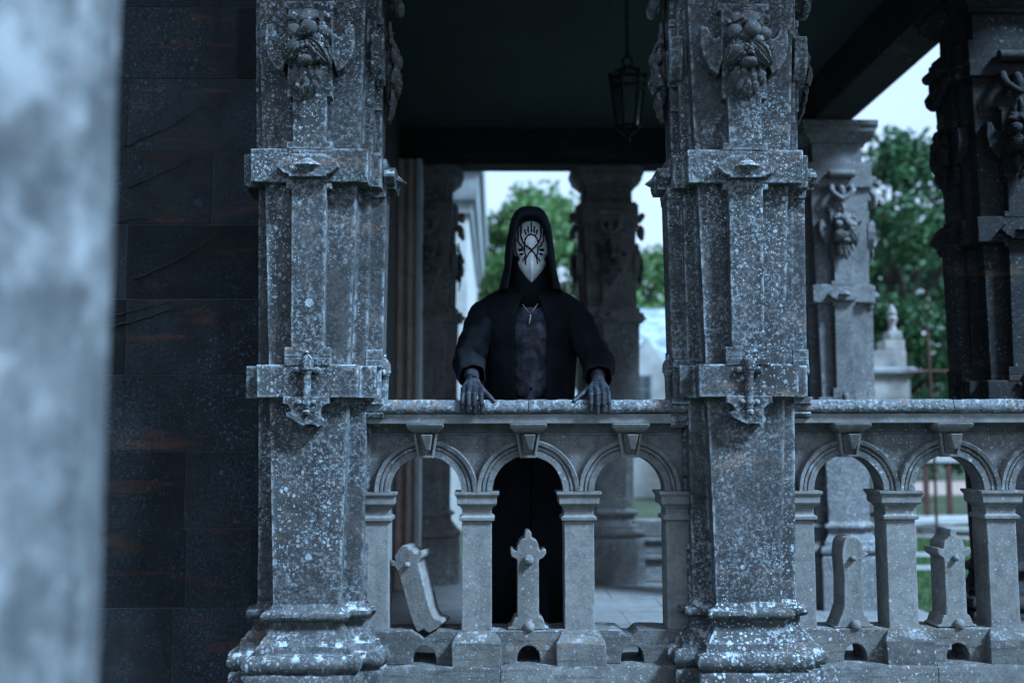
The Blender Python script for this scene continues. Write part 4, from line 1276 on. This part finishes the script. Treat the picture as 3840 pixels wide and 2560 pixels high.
# ------------------------------------------------------------------ things beyond the porch
def tree(x, y, h, crown_r, crown_h, n_clump, leaves, size, mat, label, seed, trunk_r=0.25):
    rt = random.Random(seed)
    root = empty('tree', (x, y, 0), 0, label, 'tree', 'trees beyond the porch')
    mb = MB()
    zc = h - crown_h / 2
    pts = [(rt.uniform(-.1, .1) * i, rt.uniform(-.1, .1) * i, (h * 0.8) * i / 6) for i in range(7)]
    mb.tube(pts, [trunk_r * (1 - 0.8 * i / 6) for i in range(7)], 10)
    cl = []
    for i in range(n_clump):
        while True:
            p = Vector((rt.uniform(-1, 1), rt.uniform(-1, 1), rt.uniform(-1, 1)))
            if 0.25 < p.length < 1:
                break
        p = p.normalized() * (p.length ** 0.5)
        c = Vector((p.x * crown_r * (1 - 0.25 * max(0, p.z)), p.y * crown_r, zc + p.z * crown_h / 2))
        cl.append((c, rt.uniform(0.10, 0.24) * crown_r))
    for c, r in cl[:: max(1, n_clump // 14)]:
        b = Vector((0, 0, max(h * 0.25, c.z - crown_h * 0.35)))
        mb.tube([b, b.lerp(c, 0.5) + Vector((0, 0, 0.3)), c], [trunk_r * 0.4, trunk_r * 0.22, trunk_r * 0.06], 6)
    mb.build('trunk', M['bark'], root, 60)
    v, f = [], []
    for c, r in cl:
        for i in range(leaves):
            d = Vector((rt.gauss(0, 1), rt.gauss(0, 1), rt.gauss(0, 1) * 0.8)).normalized() * r * rt.random() ** 0.4
            p = c + d
            nrm = Vector((rt.gauss(0, 1), rt.gauss(0, 1), rt.gauss(0.6, 1))).normalized()
            a = nrm.orthogonal().normalized() * size * rt.uniform(0.6, 1.2)
            b = nrm.cross(a).normalized() * size * rt.uniform(0.35, 0.6)
            k__ = len(v)
            v += [tuple(p - a), tuple(p + b - a * 0.1 + nrm * size * 0.1), tuple(p + a), tuple(p - b - a * 0.1 + nrm * size * 0.1)]
            f.append((k__, k__ + 1, k__ + 2, k__ + 3))
    me = bpy.data.meshes.new('crown')
    me.from_pydata(v, [], f)
    me.materials.append(mat)
    cr = bpy.data.objects.new('crown', me)
    link(cr, root)
    return root
tree(1.75, 31.0, 10.2, 3.0, 8.0, 170, 85, 0.17, M['leaf_a'], 'tall light green tree rising behind the hooded head', 1)
tree(-0.75, 35.0, 8.4, 2.8, 6.8, 120, 80, 0.17, M['leaf_a'], 'rounded light green tree beside the pale house corner', 2)
tree(6.3, 35.0, 9.0, 3.4, 7.0, 160, 80, 0.18, M['leaf_a'], 'bushy green tree above the slate roof of the lodge', 3)
tree(9.3, 19.0, 8.6, 2.6, 8.4, 190, 85, 0.13, M['leaf_b'], 'dark evergreen tree behind the pale gate pier', 4)
tree(13.4, 30.0, 9.0, 4.0, 8.6, 170, 80, 0.17, M['leaf_b'], 'dark spreading tree beside the evergreen beyond the path', 5)

# pale wing of the house far behind, with a heavy cornice
hw_ = empty('house_wing', (-3.0, 14.0, 0), 0, 'pale stone corner of a house wing with heavy grey cornice, seen beside the porch', 'house')
MB().box(-4.0, 2.57, -2.0, 6.0, 0, 5.35).build('wall', M['house'], hw_, None, 0.02)
prof = [(0.0, 5.10), (0.05, 5.12), (0.07, 5.28), (0.13, 5.33), (0.16, 5.42), (0.17, 5.75), (0.24, 5.80), (0.26, 6.3)]
mb = MB()
mb.loft([[(-4.0 - e, -2.0 - e, z), (2.57 + e, -2.0 - e, z), (2.57 + e, 6.0 + e, z), (-4.0 - e, 6.0 + e, z)] for e, z in [(0.02, 5.05)] + prof])
mb.build('cornice', M['house_dark'], hw_, 30)

# lodge with slate roof
lg = empty('lodge', (5.0, 21.0, 0), 0, 'small pale stone lodge with steep slate roof behind the back column', 'house')
MB().box(-1.9, 2.6, 0.0, 4.0, 0, 3.0).build('wall', M['house'], lg, None, 0.02)
MB().prism([(-2.1, 2.95), (2.8, 2.95), (2.8, 3.05), (-2.1, 3.05)], -0.25, 4.25).build('eaves', M['house_dark'], lg)
mb = MB()
mb.loft([[(-2.15, -0.3, 3.05), (-2.15, 4.3, 3.05), (-2.15, 2.0, 4.95)], [(2.85, -0.3, 3.05), (2.85, 4.3, 3.05), (2.85, 2.0, 4.95)]])
mb.build('roof', M['slate'], lg)
# gabled bay
MB().prism([(-1.95, 0), (-0.55, 0), (-0.55, 2.85), (-1.25, 3.9), (-1.95, 2.85)], -0.8, 0.0).build('gable', M['house'], lg, None, 0.02)
wn = MB().box(-1.62, -1.18, -0.86, -0.79, 2.28, 2.98).build('window', M['house_dark'], lg)
for a, b in ((-1.59, -1.42), (-1.38, -1.21)):
    for c, d in ((2.31, 2.61), (2.65, 2.95)):
        MB().box(a, b, -0.875, -0.861, c, d).build('pane', M['pane'], wn)

# gate pier with stepped top and finial
gp = empty('gate_pier', (5.23, 9.0, 0), 0, 'pale stone gate pier with stepped cap and urn finial in front of the dark trees', 'gate pier')
MB().box(-0.55, 0.22, -0.3, 0.3, 0, 2.26).build('pier_shaft', M['pier'], gp, None, 0.015)
MB().loft([[(-0.6 - e, -0.35 - e, z), (0.27 + e, -0.35 - e, z), (0.27 + e, 0.35 + e, z), (-0.6 - e, 0.35 + e, z)] for e, z in ((-0.04, 2.261), (0.0, 2.29), (0.05, 2.33), (0.05, 2.38), (0.0, 2.40))]).build('pier_cap', M['house_dark'], gp, 30)
MB().box(-0.48, 0.19, -0.24, 0.24, 2.401, 2.62).build('attic_block', M['pier'], gp, None, 0.015)
MB().box(-0.20, 0.19, -0.20, 0.20, 2.621, 2.76).build('attic_step', M['pier'], gp, None, 0.015)
MB().box(-0.10, 0.17, -0.16, 0.16, 2.761, 2.88).build('finial_base', M['pier'], gp, None, 0.03)
MB().lathe([(0.08, 2.881), (0.09, 2.89), (0.06, 2.93), (0.05, 2.97), (0.08, 3.02), (0.10, 3.06), (0.07, 3.09), (0.09, 3.13), (0.06, 3.19), (0.0, 3.26)], (0.04, 0, 0), 16).build('urn_finial', M['pier'], gp, 50)

# rusty pole with cross rail
rp_ = empty('rusty_post', (5.56, 8.6, 0), 0, 'thin rusty iron post with a cross rail beside the gate pier', 'post')
MB().tube([(0, 0, 0), (0.01, 0, 1.4), (-0.02, 0, 2.95)], 0.019, 8).build('post', M['rust'], rp_, 60)
MB().tube([(-0.45, 0, 2.30), (0.0, 0, 2.34), (0.8, 0, 2.30)], 0.018, 8).build('cross_rail', M['rust'], rp_, 60)

# timber pile, white rails, trestle on the lawn
rt = random.Random(9)
PL = ['grey plank lying flat at the bottom of the timber pile', 'plank slanting up out of the timber pile', 'long plank across the middle of the timber pile', 'short weathered plank on the timber pile',
      'pale plank on top of the timber pile', 'plank leaning over the end of the timber pile', 'thin batten lying on the timber pile', 'wide board in the timber pile', 'white board at the foot of the timber pile']
for i, lb in enumerate(PL):
    ln_ = rt.uniform(1.6, 2.8)
    o = MB().box(-ln_ / 2, ln_ / 2, -0.08, 0.08, -0.03, 0.03).build('timber_plank', M['white_paint'] if i in (4, 8) else M['timber'], None, None, 0.005)
    o.location = (6.5 + rt.uniform(-.3, .5), 10.6 + 0.28 * (i % 4) + rt.uniform(-.05, .05), 0.035 + 0.062 * (i // 2) + 0.03 * (i % 2))
    o.rotation_euler = (0, rt.uniform(-0.05, 0.05), rt.uniform(-0.35, 0.35))
    tag(o, lb, 'plank', 'planks in the timber pile')
gp.scale = (0.68, 0.68, 1.0)
wr_ = empty('low_white_fence', (3.9, 5.4, 0), 0, 'low white two-rail fence on the grass in front of the timber pile', 'fence')
for z in (0.30, 0.42):
    MB().box(-0.4, 0.3, -0.012, 0.012, z - 0.02, z + 0.02).build('rail', M['white_paint'], wr_)
for x in (-0.35, 0.25):
    MB().box(x - 0.025, x + 0.025, 0.013, 0.05, 0, 0.48).build('fence_post', M['white_paint'], wr_)
tb = empty('signboard', (7.6, 13.2, 0), 0, 'white board on two dark posts by the gravel path', 'sign')
MB().box(-0.35, 0.45, -0.03, 0.0, 1.05, 1.35).build('board', M['white_paint'], tb)
for x in (-0.15, 0.25):
    MB().box(x - 0.04, x + 0.04, 0.001, 0.06, 0, 1.3).build('sign_post', M['rust'], tb)

# ragged grass seen through the arches
rg = random.Random(3)
v, f = [], []
for i in range(26000):
    x, y = rg.uniform(3.3, 7.5), rg.uniform(2.5, 11.0)
    h, a = rg.uniform(0.03, 0.09), rg.uniform(0, math.pi)
    dx, dy = 0.006 * math.cos(a), 0.006 * math.sin(a)
    k__ = len(v)
    v += [(x - dx, y - dy, 0), (x + dx, y + dy, 0), (x + rg.uniform(-.03, .03), y + rg.uniform(-.03, .03), h)]
    f.append((k__, k__ + 1, k__ + 2))
me = bpy.data.meshes.new('grass')
me.from_pydata(v, [], f)
me.materials.append(M['grass'])
o = link(bpy.data.objects.new('grass', me))
tag(o, 'ragged green grass on the lawn beside the porch', 'grass', kind='stuff')
